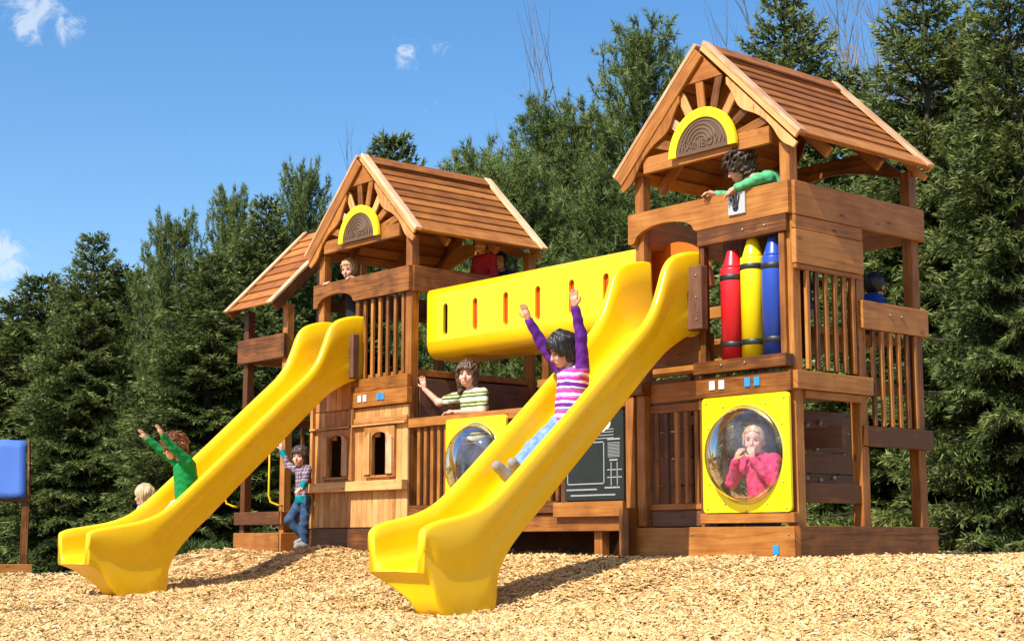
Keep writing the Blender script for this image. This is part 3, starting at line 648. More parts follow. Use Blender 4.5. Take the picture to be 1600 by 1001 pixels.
# ---- yellow crawl tunnel
t=thing('crawl_tunnel','long yellow plastic crawl tunnel with slot windows bridging the two towers','tunnel',(0,0,0))
TX0,TX1=-4.37,-1.56
slots=[(x,1.945,2.232) for x in (-4.07,-3.65,-3.235,-2.82,-2.403,-2.0)]
def slot(x,z0,z1,r=.032): return arc(x,z1-r,r,0,180,6)+arc(x,z0+r,r,180,360,6)
plate('front_shell',[(TX0+.03,1.90),(TX1,1.90),(TX1,2.335),(TX0+.03,2.335)],[slot(*s) for s in slots],.15,.175,'yellow',t)
def swept(name,prof,x0,x1,m,y_round=True):
    vs=[];fs=[];k=len(prof)
    for x,ins in ((x0,.045),(x0+.012,.018),(x0+.03,0),(x1,0)):
        for (y,z) in prof:
            cy,cz=.47,2.05; f=1-ins/.35; vs.append((x,cy+(y-cy)*f,cz+(z-cz)*f))
    for i in range(3):
        for j in range(k-1): fs.append([i*k+j,i*k+j+1,(i+1)*k+j+1,(i+1)*k+j])
    return MB().add(vs,fs).ob(name,m,t,True)
prof=[(.15,2.334)]+[(.15+.055*(1-math.cos(R(a))),2.335+.055*math.sin(R(a))) for a in range(15,91,15)]+[(.47,2.395)]+[(.74+.055*math.sin(R(a)),2.335+.055*math.cos(R(a))) for a in range(0,91,15)]+[(.795,1.9)]+[(.795-.06*(1-math.cos(R(a)))-.0,1.9-.14*math.sin(R(a))) for a in range(15,91,15)]+[(.47,1.745)]+[(.26-.11*math.sin(R(a)),1.90-.15*math.cos(R(a))) for a in range(0,76,15)]+[(.15,1.901)]
swept('shell',prof,TX0,TX1,'yellow')
MB().box(-3.86,TX1,.182,.20,1.80,2.36).ob('liner','redorange',t); MB().box(TX0+.06,-3.87,.30,.32,1.80,2.36).ob('liner','black',t)  # added sheets: shaded tunnel inside painted red-orange, black behind the first slot
MB().prism([(y*.88+.47*.12,z*.88+2.05*.12) for y,z in prof],TX0+.004,TX0+.012,ax='X').ob('end_wall','yellow',t)
# ---- slides
def resamp(P,n):
    P=np.array(P,float); k=len(P); out=[]
    for i in range(k-1):
        p0,p1,p2,p3=P[max(i-1,0)],P[i],P[i+1],P[min(i+2,k-1)]
        for q in range(n):
            s=q/n; out.append(.5*((2*p1)+(-p0+p2)*s+(2*p0-5*p1+4*p2-p3)*s*s+(-p0+3*p1-3*p2+p3)*s**3))
    out.append(P[-1]); return np.array(out)
ST_=[(.04,2.225),(-.05,2.22),(-.17,2.195),(-.28,2.15),(-.35,2.07),(-.405,1.93),(-.47,1.78),(-.55,1.665),(-.64,1.575),(-.95,1.295),(-1.25,1.02),(-1.54,.76),(-1.82,.51),(-1.96,.395),(-2.08,.325),(-2.23,.275),(-2.42,.24),(-2.57,.212),(-2.63,.185)]
SB_=[(.04,1.61),(-.05,1.60),(-.13,1.575),(-.2,1.54),(-.27,1.50),(-.34,1.455),(-.42,1.39),(-.52,1.30),(-.637,1.19),(-.95,.89),(-1.25,.61),(-1.54,.335),(-1.70,.19),(-1.84,.04),(-1.93,-.12),(-1.99,-.36),(-2.36,-.36),(-2.53,-.14),(-2.63,-.085)]
SF_=[(.04,1.67),(-.05,1.665),(-.13,1.65),(-.2,1.62),(-.27,1.575),(-.34,1.52),(-.42,1.45),(-.52,1.36),(-.637,1.255),(-.95,.97),(-1.25,.69),(-1.54,.415),(-1.78,.20),(-1.92,.10),(-2.06,.03),(-2.22,-.005),(-2.42,-.03),(-2.57,-.045),(-2.63,-.075)]
SW=.585
def slide_mesh(k_):
    T,B,Fl=[resamp([(y if y>-2.38 else -2.38+(y+2.38)*k_,z) for y,z in q],4) for q in (ST_,SB_,SF_)]; n=len(T); rows=[]; w=.052
    for i in range(n):
        t_,b_,f_=T[i],B[i],Fl[i]
        def ot(a): return t_*(1-a)+b_*a
        def it(a): return t_*(1-a)+f_*a
        up=(t_-f_); up/=max(np.linalg.norm(up),1e-6)
        half=[]                       # right half, from bottom centre outwards, up and over to the floor centre; (x from right edge, point)
        half.append((SW/2,b_+up*.012)); half.append((.05,b_+up*.008)); half.append((.016,b_+up*.004)); half.append((.006,b_+up*.018)); half.append((.004,ot(.72))); half.append((.004,ot(.52)))
        half.append((.0035,ot(.485))); half.append((-.008,ot(.45))); half.append((-.009,ot(.2))); half.append((-.008,t_-up*.03)); half.append((-.001,t_-up*.012)); half.append((.012,t_-up*.001))
        half.append((w*.5,t_+up*.002)); half.append((w*.85,t_-up*.004)); half.append((w+.006,t_-up*.018)); half.append((w+.012,it(.3))); half.append((w+.018,it(.62))); half.append((w+.028,f_+up*.055)); half.append((w+.052,f_+up*.018)); half.append((w+.09,f_+up*.004)); half.append((SW/2,f_))
        ring=[(-x,p[0],p[1]) for x,p in half]+[(-(SW-x),p[0],p[1]) for x,p in half[-2:0:-1]]
        rows.append(ring)
    def tp(p):
        q=min(1,max(0,(-.075-p[1+1])/.21)); q=q*q*(3-2*q); return (p[0]*(1-.58*q),p[1],p[2])
    k=len(rows[0]); vs=[tp(p) for r in rows for p in r]; fs=[]
    for i in range(n-1):
        for j in range(k): fs.append([i*k+j,i*k+(j+1)%k,(i+1)*k+(j+1)%k,(i+1)*k+j])
    fs.append(list(range(k))[::-1]); fs.append([(n-1)*k+j for j in range(k)])
    return MB().add(vs,fs)
def mk_slide(label,x,k_):
    t=thing('slide',label,'slide',(x,0,0),0,'yellow plastic slides'); slide_mesh(k_).ob('chute','yellow',t,True); return t
mk_slide('yellow plastic slide carrying the girl in the striped purple sweater',-.86,.58)
mk_slide('yellow plastic slide carrying the child in the bright green top',-5.17,1.15)
# ---- blue canopy play frame far left
b0=np.array([-13.70,.45,0]); b0=CP*0+np.array([b0[0],b0[1],0])
t=thing('canopy_frame','wooden play frame with a blue canvas awning at the left edge','play frame',(float(b0[0])+.0,float(b0[1])+.04,-.33),YAW+.30)
for (x,y) in ((-.06,0),(-1.5,0),(-.06,.5),(-1.5,.5)): MB().box(x-.05,x+.05,y-.05,y+.05,-.1,1.06).ob('post','wood',t)
MB().box(-1.6,.06,-.10,-.055,-.05,.13).ob('base_beam','wood',t); MB().box(-1.6,.06,.555,.60,-.05,.13).ob('base_beam','wood',t); MB().box(-1.6,.0,-.08,-.05,.98,1.06).ob('top_beam','wood',t)
MB().box(-.05,-.01,-.03,.53,1.0,1.08).ob('side_beam','wood',t)
nA=14; vs=[];fs=[]
for iu in range(nA+1):
    for iv in range(9):
        u_=iu/nA; q=iv/8; x=-.06-1.45*u_-.03*q; vs.append((x,-.10+.22*q,1.02+.80*q-.03*math.sin(PI*q)+.012*math.sin(u_*26+q*3)))
o_=len(vs)
for iu in range(nA+1):
    for iv in range(9):
        u_=iu/nA; q=iv/8; vs.append((-.06-1.45*u_-.03*(1-q),.12+.36*q,1.82-.80*q-.03*math.sin(PI*q)))
for base in (0,o_):
    for iu in range(nA):
        for iv in range(8): a=base+iu*9+iv; fs.append([a,a+9,a+10,a+1])
aw=MB().add(vs,fs).ob('awning','canvas',t,True); md=aw.modifiers.new('thick','SOLIDIFY'); md.thickness=.006
MB().tube([(-.025,-.08,1.03),(-.05,.12,1.80),(-.025,.46,1.03)],.024,8).ob('awning_frame','wood',t,True)
# ------------------------------------------------------------------ people (smooth signed-distance bodies, meshed by surface nets)
def d_cap(P,a,b,ra,rb):
    a=np.array(a,float);b=np.array(b,float);ba=b-a; pa=P-a; h=np.clip(pa@ba/max(ba@ba,1e-9),0,1); return np.linalg.norm(pa-h[:,None]*ba,axis=1)-(ra+(rb-ra)*h)
def d_ell(P,c,r,Rm=None):
    q=P-np.array(c,float)
    if Rm is not None: q=q@Rm
    r=np.array(r,float); k0=np.linalg.norm(q/r,axis=1); k1=np.linalg.norm(q/(r*r),axis=1); return k0*(k0-1)/np.maximum(k1,1e-9)
def smin(a,b,k):
    h=np.clip(.5+.5*(b-a)/k,0,1); return b*(1-h)+a*h-k*h*(1-h)
def field(P,prims,k):
    d=None
    for p in prims:
        e=d_cap(P,*p[1]) if p[0]=='c' else d_ell(P,*p[1]); d=e if d is None else smin(d,e,k)
    return d
def bounds(prims,pad):
    lo=np.full(3,1e9);hi=-lo
    for p in prims:
        if p[0]=='c':
            for q,r in ((p[1][0],p[1][2]),(p[1][1],p[1][3])): lo=np.minimum(lo,np.array(q)-r);hi=np.maximum(hi,np.array(q)+r)
        else: r=max(p[1][1]); lo=np.minimum(lo,np.array(p[1][0])-r);hi=np.maximum(hi,np.array(p[1][0])+r)
    return lo-pad,hi+pad
def snet(fn,lo,hi,h):
    n=np.maximum(np.ceil((hi-lo)/h).astype(int)+1,3); ax=[lo[i]+h*np.arange(n[i]) for i in range(3)]
    G=np.stack(np.meshgrid(*ax,indexing='ij'),-1).reshape(-1,3); D=fn(G).reshape(n)
    c=n-1; idx=-np.ones(c,int); ins=D<0; cnt=sum(ins[i:i+c[0],j:j+c[1],k:k+c[2]].astype(int) for i in(0,1) for j in(0,1) for k in(0,1))
    act=np.argwhere((cnt>0)&(cnt<8)); idx[tuple(act.T)]=np.arange(len(act)); acc=np.zeros((len(act),3));w=np.zeros(len(act))
    for a in range(3):
        b,d=[q for q in range(3) if q!=a]
        for p in (0,1):
            for r in (0,1):
                o0=np.zeros(3,int);o0[b]=p;o0[d]=r;o1=o0.copy();o1[a]=1; A=D[tuple((act+o0).T)];B=D[tuple((act+o1).T)]; m=(A<0)!=(B<0); t=A[m]/(A[m]-B[m]); pt=act[m]+o0; pt=pt.astype(float); pt[:,a]+=t; acc[m]+=pt; w[m]+=1
    V=lo+h*(acc/w[:,None]); F=[]
    for a in range(3):
        b,d=(a+1)%3,(a+2)%3; s0=[slice(None)]*3;s1=[slice(None)]*3; s0[a]=slice(0,n[a]-1);s1[a]=slice(1,n[a]); A=ins[tuple(s0)];B=ins[tuple(s1)]
        e=np.argwhere(A!=B); e=e[(e[:,b]>0)&(e[:,d]>0)&(e[:,b]<n[b]-1)&(e[:,d]<n[d]-1)]; fl=A[tuple(e.T)]
        q=[]
        for (p,r) in ((1,1),(0,1),(0,0),(1,0)):
            o=e.copy();o[:,b]-=p;o[:,d]-=r;q.append(idx[tuple(o.T)])
        q=np.stack(q,1); q[~fl]=q[~fl][:,::-1]; F.append(q)
    return V,np.concatenate(F)
def nrm(v): v=np.array(v,float); return v/np.linalg.norm(v)
def frame(f,u):                      # columns: right, forward, up
    f=nrm(f);u=np.array(u,float);u=nrm(u-f*(u@f)); r=np.cross(f,u); return np.stack([r,f,u],1)
def hand_prims(w,d,pn,s,left,curl=.35):          # wrist, finger direction, palm normal (out of the palm), scale
    Fm=frame(d,pn); r,f,u=Fm.T; th=r if left else -r     # thumb side
    P=[('c',(w,w+f*.045*s,.019*s,.024*s)),('c',(w+f*.02*s+th*.012*s,w+f*.062*s+th*.018*s,.014*s,.011*s)),('c',(w+f*.02*s-th*.012*s,w+f*.058*s-th*.020*s,.014*s,.010*s))]
    for i,(o,L) in enumerate(((.024,.050),(.009,.057),(-.007,.053),(-.022,.042))):
        b=w+f*.062*s+th*o*s; d1=nrm(f+th*o*6+u*curl*.5); m=b+d1*L*.5*s; d2=nrm(f+th*o*6+u*curl*1.8); P+= [('c',(b,m,.0075*s,.007*s)),('c',(m,m+d2*L*.5*s,.007*s,.0055*s))]
    b=w+f*.022*s+th*.020*s; m=b+nrm(f*.6+th*.9+u*.2)*.032*s; P+= [('c',(b,m,.011*s,.009*s)),('c',(m,m+nrm(f*.9+th*.4+u*.3)*.026*s,.0085*s,.006*s))]
    return P
PEOPLE=0
def person(label,J,hs,top,sleeve,pants,hair,hstyle='short',sk='skin',face=(0,-1,0),up=(0,0,1),short_sleeve=False,hands=None,group=None,shoes='shoe',hem=0.0,smile=False,cuff=None,bulk=1.0,neckline=None):
    """J: joint positions in world metres: head neck chest pelvis + shoulder/elbow/wrist/hip/knee/ankle/toe as (right,left) pairs"""
    J={k:(np.array(v,float) if np.ndim(v[0])==0 else [np.array(q,float) for q in v]) for k,v in J.items()}
    base=J.get('base',np.array([J['pelvis'][0],J['pelvis'][1],min(a[2] for a in J['ankle'])-.05])); t=thing('person',label,'person',tuple(base),group=group)
    def put(name,V,F,mats,mi=None,uv=None): return npmesh(name,V-base,F,mats,smooth=True,mi=mi,uv=uv,parent=t)
    s=hs/.105; B=bulk; Hf=frame(face,up); hc=J['head']; r,f,u=Hf.T
    L=lambda x,y,z: hc+(r*x+f*y+u*z)*s
    headp=[('e',(L(0,-.008,.018),(.074*s,.090*s,.088*s),Hf)),('e',(L(0,.022,-.045),(.056*s,.062*s,.062*s),Hf)),('e',(L(0,.055,-.083),(.022*s,.02*s,.018*s),Hf))]
    facep=[('c',(L(0,.086,-.005),L(0,.098,-.032),.007*s,.0115*s)),('e',(L(-.034,.060,-.035),(.024*s,.022*s,.022*s),Hf)),('e',(L(.034,.060,-.035),(.024*s,.022*s,.022*s),Hf)),('e',(L(-.076,-.005,-.015),(.012*s,.018*s,.028*s),Hf)),('e',(L(.076,-.005,-.015),(.012*s,.018*s,.028*s),Hf)),('c',(L(-.018,.076,-.066),L(.018,.076,-.066),.009*s,.009*s))]
    def hf(P):
        d=field(P,headp,.03*s); d=smin(d,field(P,facep,.006*s),.012*s)
        q=(P-hc)@Hf/s
        for sx in (-1,1): d=d+.010*s*np.exp(-(((q[:,0]-sx*.029)/.016)**2+((q[:,1]-.085)/.03)**2+((q[:,2]-.002)/.012)**2))
        return d+.005*s*np.exp(-((q[:,0]/.024)**2+((q[:,1]-.085)/.03)**2+((q[:,2]+.067)/.0035)**2))
    lo=hc-.14*s;hi=hc+.14*s; Vh,Fh=snet(hf,lo,hi,.0052*max(s,.75)); q=((Vh[Fh].mean(1))-hc)@Hf/s
    mih=np.zeros(len(Fh),int); lip=(np.abs(q[:,0])<.023)&(np.abs(q[:,2]+.067-.15*np.abs(q[:,0])*(1 if smile else 0))<.0085)&(q[:,1]>.06); mih[lip]=1
    # trunk, neck and limbs as one skin surface
    ch,pe,ne=J['chest'],J['pelvis'],J['neck']; sh,el,wr=J['shoulder'],J['elbow'],J['wrist']; hp,kn,an=J['hip'],J['knee'],J['ankle']
    body=[('c',(ne,hc-u*.05*s,.036*s,.034*s)),('c',(ch,pe,.082*B,.078*B)),('c',(sh[0],sh[1],.036*B,.036*B)),('c',(ne,ch,.045*s,.08*B)),('c',(hp[0],hp[1],.062*B,.062*B))]
    for i in (0,1): body+= [('c',(sh[i],el[i],.034*B,.027*B)),('c',(el[i],wr[i],.027*B,.019*B)),('c',(hp[i],kn[i],.058*B,.043*B)),('c',(kn[i],an[i],.042*B,.027*B))]
    lo,hi=bounds(body,.02); Vb,Fb=snet(lambda P:field(P,body,.02),lo,hi,.0115)
    Vs=[Vb,Vh];Fs=[Fb,Fh+len(Vb)];mi=[np.zeros(len(Fb),int),mih]; o=len(Vb)+len(Vh)
    hands=hands or [None,None]
    for i in (0,1):
        hd=hands[i] or (nrm(wr[i]-el[i]),(0,-1,.2),.3); hpr=hand_prims(wr[i],nrm(hd[0]),np.array(hd[1],float),s*.98,i==1,hd[2])
        hpr.append(('c',(wr[i]-nrm(wr[i]-el[i])*.05,wr[i],.02*s,.018*s)))
        lo,hi=bounds(hpr,.008); V,F=snet(lambda P:field(P,hpr,.006),lo,hi,.0036); Vs.append(V);Fs.append(F+o);o+=len(V);mi.append(np.zeros(len(F),int))
    put('body',np.concatenate(Vs),np.concatenate(Fs),[sk,'lips'],np.concatenate(mi))
    # shirt
    cloth=1.0; tp=[('c',(ch,pe,.101*B,.107*B)),('c',(sh[0],sh[1],.046*B,.046*B)),('c',(ne-(ne-ch)*.30,ch,.045*s,.095*B))]
    tags=[0,0,0]
    for i in (0,1):
        if short_sleeve: tp.append(('c',(sh[i],sh[i]*.35+el[i]*.65,.045*B,.044*B))); tags.append(1)
        else: tp+= [('c',(sh[i],el[i],.045*B,.037*B)),('c',(el[i],wr[i]*.93+el[i]*.07,.037*B,.029*B))]; tags+= [1,1]
    axis=nrm(ch-pe); lat=nrm(sh[1]-sh[0])
    def tf(P):
        d=field(P,tp,.018); h=(P-pe)@axis; near=np.minimum(np.linalg.norm(P-wr[0],axis=1),np.linalg.norm(P-wr[1],axis=1))
        rip=.0022*np.sin(h*95+3*np.sin((P@lat)*40))+.0018*np.sin(P[:,0]*60+P[:,2]*38); d=d+rip
        cut=-(h+.035+hem); far=np.minimum.reduce([np.linalg.norm(P-e,axis=1) for e in el]+[np.linalg.norm(P-w_,axis=1) for w_ in wr])
        trunk=np.linalg.norm((P-pe)-h[:,None]*axis,axis=1)<.17
        return np.where(trunk&(far>.06),np.maximum(d,cut),d)
    lo,hi=bounds(tp,.02); V,F=snet(tf,lo,hi,.0105); C=V[F].mean(1)
    td=np.minimum.reduce([d_cap(C,*p[1]) for p,g in zip(tp,tags) if g==0]); sd_=np.minimum.reduce([d_cap(C,*p[1]) for p,g in zip(tp,tags) if g==1]); m_=(sd_<td).astype(int)
    mats=[top,sleeve]
    if cuff:
        mats.append(cuff); m_[((C-pe)@axis<.02)&(td<sd_)]=2
        for i in (0,1): m_[(np.linalg.norm(C-wr[i],axis=1)<.075)]=2
    put('shirt',V,F,mats,m_,np.stack([(V-pe)@lat+.3,(V-pe)@axis+.5],1))
    if pants:
        pp=[('c',(hp[0],hp[1],.078*B,.078*B)),('c',(pe,pe+axis*.03,.086*B,.084*B))]
        for i in (0,1): pp+= [('c',(hp[i],kn[i],.070*B,.053*B)),('c',(kn[i],an[i],.053*B,.041*B))]
        lo,hi=bounds(pp,.02); V,F=snet(lambda P:field(P,pp,.012)+.003*np.sin(P[:,2]*70+5*np.sin(P[:,0]*20)),lo,hi,.0115); put('trousers',V,F,[pants])
        for i in (0,1):
            to=J['toe'][i]; a=an[i]; dn=nrm(to-a); sp=[('c',(a+(0,0,.0),to-dn*.02,.040*B,.033*B)),('c',(a-dn*.015,a+dn*.02,.042*B,.04*B))]; lo,hi=bounds(sp,.012); V,F=snet(lambda P:field(P,sp,.015),lo,hi,.008); put('shoe',V,F,[shoes])
    # hair
    hr={'short':(.016,-.02,.0),'bob':(.026,-.085,.5),'long':(.026,-.17,.5),'curly':(.036,-.08,1.2),'back':(.012,-.05,.1)}[hstyle]
    hpz=[('e',(L(0,-.012,.020),((.074+hr[0])*s,(.090+hr[0])*s,(.088+hr[0])*s),Hf))]
    if hstyle in('bob','long','curly'):
        for sx in (-1,1): hpz.append(('c',(L(sx*.066,-.015,.01),L(sx*.072,-.012,hr[1]+.02),.034*s,.024*s)))
        hpz.append(('c',(L(0,-.07,.0),L(0,-.065,hr[1]),.05*s,.045*s)))
    if hstyle=='back': hpz.append(('e',(L(0,-.10,.05),(.032*s,.032*s,.032*s),Hf)))
    ph=random.random()*9
    def hfn(P):
        q=(P-hc)@Hf/s; d=field(P,hpz,.02*s)
        an_=np.arctan2(q[:,0],q[:,1]); amp=(.0022 if hr[2]<.3 else .0036 if hr[2]<1 else .0105)*s
        gw=np.random.default_rng(int(ph*1000)); wv=0
        for kk in range(9):
            dr=gw.normal(0,1,3); dr[2]*=(1. if hr[2]>1 else .35); wv=wv+np.sin((q@dr)*gw.uniform(45,150)+gw.random()*7)
        d=d+amp*.55*wv+(0 if hr[2]>1 else amp*.8*np.sin(an_*27+ph+2*np.sin(q[:,2]*25)))
        fr_=.042+.006*np.sin(an_*17+ph) if hstyle in('bob','long') else .070-.25*np.abs(q[:,0])+.0*an_ if hstyle=='back' else .052+.005*np.sin(an_*15+ph)   # hairline height
        open_=np.minimum(np.minimum(q[:,1]-.028,fr_-q[:,2]),.062+.02*(q[:,2]<-.03)-np.abs(q[:,0])) if True else 0
        return np.maximum(d,open_*s)
    lo,hi=bounds(hpz,.02*s); V,F=snet(hfn,lo,hi,.0048); put('hair',V,F,[hair])
    # eyes and brows
    for sx in (-1,1):
        e=L(sx*.029,.0765,.001); mb=MB(); vs=[];fs=[];n1,n2=8,10
        for a in range(n1+1):
            for b in range(n2): p=PI*a/n1;qv=2*PI*b/n2; vs.append(e-base+(r*math.sin(p)*math.cos(qv)*.0108+f*math.cos(p)*.0075+u*math.sin(p)*math.sin(qv)*.0062)*s)
        for a in range(n1):
            for b in range(n2): fs.append([a*n2+b,a*n2+(b+1)%n2,(a+1)*n2+(b+1)%n2,(a+1)*n2+b])
        mb.add(vs,fs); mb.m=[1 if i<3*n2 else 0 for i in range(len(fs))]; mb.ob('eye',['eyewhite','black'],t,True)
        MB().tube([L(sx*.014,.0865,.022)-base,L(sx*.030,.0845,.026)-base,L(sx*.045,.073,.020)-base],[.003*s,.0036*s,.002*s],6).ob('eyebrow',hair,t,True)
    return t
M['eyewhite']=plastic('eye_white',(.38,.33,.30),.4)
M['hair_black']=hairm('black_hair',(.012,.009,.008)); M['hair_dark']=hairm('dark_brown_hair',(.045,.025,.015)); M['hair_brown']=hairm('brown_hair',(.10,.055,.03)); M['hair_red']=hairm('auburn_hair',(.22,.075,.03)); M['hair_fair']=hairm('fair_hair',(.52,.37,.20)); M['hair_blond']=hairm('blond_hair',(.50,.32,.14))
M['shoe']=cloth('grey_shoe',(.30,.29,.27)); M['jean_l']=cloth('light_denim',(.15,.26,.46),(.24,.37,.58)); M['jean_d']=cloth('dark_denim',(.03,.06,.13),(.06,.11,.2)); M['cream']=cloth('cream_cloth',(.52,.46,.36),(.62,.56,.46))
M['purple']=cloth('purple_knit',(.13,.025,.26)); M['green']=cloth('green_fleece',(.012,.26,.065)); M['lgreen']=cloth('light_green_knit',(.08,.42,.17),(.13,.52,.24)); M['pink']=cloth('pink_fleece',(.75,.035,.16),(.85,.09,.24)); M['teal']=cloth('teal_knit',(.0,.26,.30)); M['dark']=cloth('dark_cloth',(.02,.022,.03)); M['redcl']=cloth('red_cloth',(.35,.02,.03)); M['navy']=cloth('navy_cloth',(.015,.03,.09)); M['bluecl']=cloth('blue_cloth',(.012,.06,.26))
PU,MG,WH,LV=(.14,.02,.25),(.52,.04,.33),(.75,.66,.72),(.42,.25,.50)
M['stripe_purple']=stripes('purple_striped_knit',((0,PU),(.13,WH),(.24,MG),(.40,LV),(.5,WH),(.62,MG),(.74,(.28,.12,.30)),(.86,WH),(.94,PU)),.145)
M['stripe_green']=stripes('green_white_striped_knit',((0,(.66,.64,.54)),(.30,(.07,.12,.03)),(.50,(.60,.55,.30)),(.66,(.08,.13,.03)),(.84,(.58,.52,.26))),.085)
M['plaid']=stripes('plaid_cloth',((0,(.13,.08,.12)),(.3,(.38,.32,.37)),(.42,(.07,.045,.08)),(.7,(.22,.11,.15)),(.85,(.42,.38,.42))),.075,True)
# girl on the front slide
person('girl in a striped purple sweater sliding down with both arms raised',dict(head=(-1.17,-1.085,1.435),neck=(-1.155,-1.02,1.325),chest=(-1.155,-1.00,1.235),pelvis=(-1.16,-1.02,.955),
  shoulder=[(-1.255,-1.005,1.295),(-1.055,-1.005,1.295)],elbow=[(-1.345,-1.13,1.50),(-1.01,-1.06,1.53)],wrist=[(-1.36,-1.235,1.655),(-.995,-1.13,1.715)],
  hip=[(-1.225,-1.06,.91),(-1.10,-1.06,.91)],knee=[(-1.225,-1.32,.74),(-1.11,-1.31,.75)],ankle=[(-1.215,-1.545,.545),(-1.11,-1.53,.56)],toe=[(-1.225,-1.655,.625),(-1.09,-1.63,.64)]),
  .110,'stripe_purple','purple','jean_l','hair_black','bob','skin2',face=(-.30,-.86,-.42),up=(0,-.3,1),hands=[((-.08,-.35,.9),(0,-1,-.3),.15),((.0,-.1,1),(.25,-1,0),.12)],hem=.05,bulk=1.1)
# child on the left slide
person('child in a bright green top riding the left slide with arms stretched forward',dict(head=(-5.43,-1.79,.925),neck=(-5.42,-1.72,.825),chest=(-5.42,-1.68,.745),pelvis=(-5.44,-1.63,.45),
  shoulder=[(-5.525,-1.70,.80),(-5.33,-1.70,.80)],elbow=[(-5.56,-1.84,.90),(-5.33,-1.85,.915)],wrist=[(-5.59,-1.965,1.00),(-5.33,-1.955,1.02)],
  hip=[(-5.50,-1.70,.40),(-5.38,-1.70,.40)],knee=[(-5.50,-1.92,.215),(-5.38,-1.92,.215)],ankle=[(-5.50,-2.15,.085),(-5.38,-2.15,.085)],toe=[(-5.50,-2.25,.13),(-5.38,-2.25,.13)]),
  .095,'green','green','cream','hair_red','curly',face=(-.45,-.88,-.28),up=(0,-.25,1),hands=[((-.1,-.65,.75),(0,-1,-.3),.1),((.05,-.55,.8),(0,-1,-.2),.1)])
person('fair haired child crouching on the mulch behind the left slide',dict(head=(-6.12,-1.70,.52),neck=(-6.10,-1.66,.47),chest=(-6.09,-1.65,.39),pelvis=(-6.07,-1.60,.08),
  shoulder=[(-6.20,-1.66,.43),(-5.99,-1.66,.43)],elbow=[(-6.25,-1.75,.24),(-5.97,-1.75,.26)],wrist=[(-6.2,-1.88,.16),(-6.02,-1.88,.16)],
  hip=[(-6.14,-1.62,.02),(-6.01,-1.62,.02)],knee=[(-6.14,-1.88,.10),(-6.01,-1.88,.10)],ankle=[(-6.14,-1.72,-.16),(-6.01,-1.72,-.16)],toe=[(-6.14,-1.84,-.2),(-6.01,-1.84,-.2)]),
  .086,'cream','cream','jean_l','hair_fair','long','skin',face=(-.7,-.7,-.1))
# child standing by the playhouse
person('standing child in plaid shirt and jeans waving beside the playhouse',dict(head=(-6.03,-.10,.925),neck=(-6.02,-.06,.835),chest=(-6.01,-.05,.76),pelvis=(-6.00,-.05,.525),
  shoulder=[(-6.115,-.06,.80),(-5.93,-.06,.80)],elbow=[(-6.27,-.08,.85),(-5.90,-.12,.68)],wrist=[(-6.335,-.12,1.00),(-5.88,-.17,.615)],
  hip=[(-6.06,-.05,.49),(-5.95,-.05,.49)],knee=[(-6.09,-.17,.31),(-5.96,-.08,.27)],ankle=[(-6.00,-.03,.13),(-5.97,-.06,.075)],toe=[(-6.01,-.15,.09),(-5.98,-.17,.06)]),
  .092,'plaid','plaid','jean_d','hair_dark','bob','skin',face=(.50,-.87,.0),hands=[((-.10,-.1,1),(.2,-1,0),.1),((.2,-.7,-.3),(0,0,-1),.5)],cuff='teal',hem=.02,bulk=.93)
# boy on the left tower
person('blond boy in dark shirt peeking over the left tower rail',dict(head=(-5.53,.10,2.735),neck=(-5.53,.16,2.63),chest=(-5.53,.18,2.55),pelvis=(-5.53,.20,2.25),
  shoulder=[(-5.64,.17,2.60),(-5.42,.17,2.60)],elbow=[(-5.74,.12,2.45),(-5.32,.12,2.48)],wrist=[(-5.74,.035,2.60),(-5.33,.035,2.605)],
  hip=[(-5.59,.2,2.2),(-5.47,.2,2.2)],knee=[(-5.59,.16,1.95),(-5.47,.16,1.95)],ankle=[(-5.59,.2,1.72),(-5.47,.2,1.72)],toe=[(-5.59,.1,1.69),(-5.47,.1,1.69)]),
  .094,'dark','dark','jean_d','hair_blond','short','skin',face=(.38,-.88,-.25),hands=[((.15,-.7,.15),(0,0,-1),.9),((-.15,-.7,.15),(0,0,-1),.9)])
# waving woman behind the platform rail
person('brown haired girl in green and white striped tee waving over the middle rail',dict(head=(-3.865,.24,1.575),neck=(-3.85,.28,1.435),chest=(-3.84,.30,1.34),pelvis=(-3.84,.33,1.0),
  shoulder=[(-3.975,.29,1.395),(-3.715,.29,1.395)],elbow=[(-4.22,.20,1.345),(-3.645,.24,1.235)],wrist=[(-4.335,.12,1.475),(-3.80,.05,1.225)],
  hip=[(-3.92,.33,.93),(-3.76,.33,.93)],knee=[(-3.92,.30,.64),(-3.76,.30,.64)],ankle=[(-3.92,.35,.39),(-3.76,.35,.39)],toe=[(-3.92,.22,.36),(-3.76,.22,.36)]),
  .108,'stripe_green','stripe_green','jean_d','hair_brown','long','skin',face=(.58,-.81,-.02),short_sleeve=True,hands=[((-.12,-.1,1),(.3,-1,0),.15),((-.5,-.5,.0),(0,0,-1),.5)],bulk=1.22)
# girl behind the bubble window
person('small fair girl in a pink fleece behind the bubble window',dict(head=(-0.420,.045,.815),neck=(-0.415,.09,.715),chest=(-0.410,.11,.63),pelvis=(-0.405,.14,.36),
  shoulder=[(-0.535,.10,.67),(-0.290,.10,.67)],elbow=[(-0.595,.0,.52),(-0.235,.02,.52)],wrist=[(-0.485,-.07,.675),(-0.340,-.065,.68)],
  hip=[(-0.475,.14,.31),(-0.345,.14,.31)],knee=[(-0.475,.10,.14),(-0.345,.10,.14)],ankle=[(-0.475,.16,.04),(-0.345,.16,.04)],toe=[(-0.475,.07,.02),(-0.345,.07,.02)]),
  .096,'pink','pink','jean_d','hair_fair','back','skin',face=(.50,-.86,-.02),hands=[((.35,.10,.85),(.3,.8,.0),.6),((-.25,.10,.85),(-.3,.8,.0),.6)],bulk=1.12,smile=True)
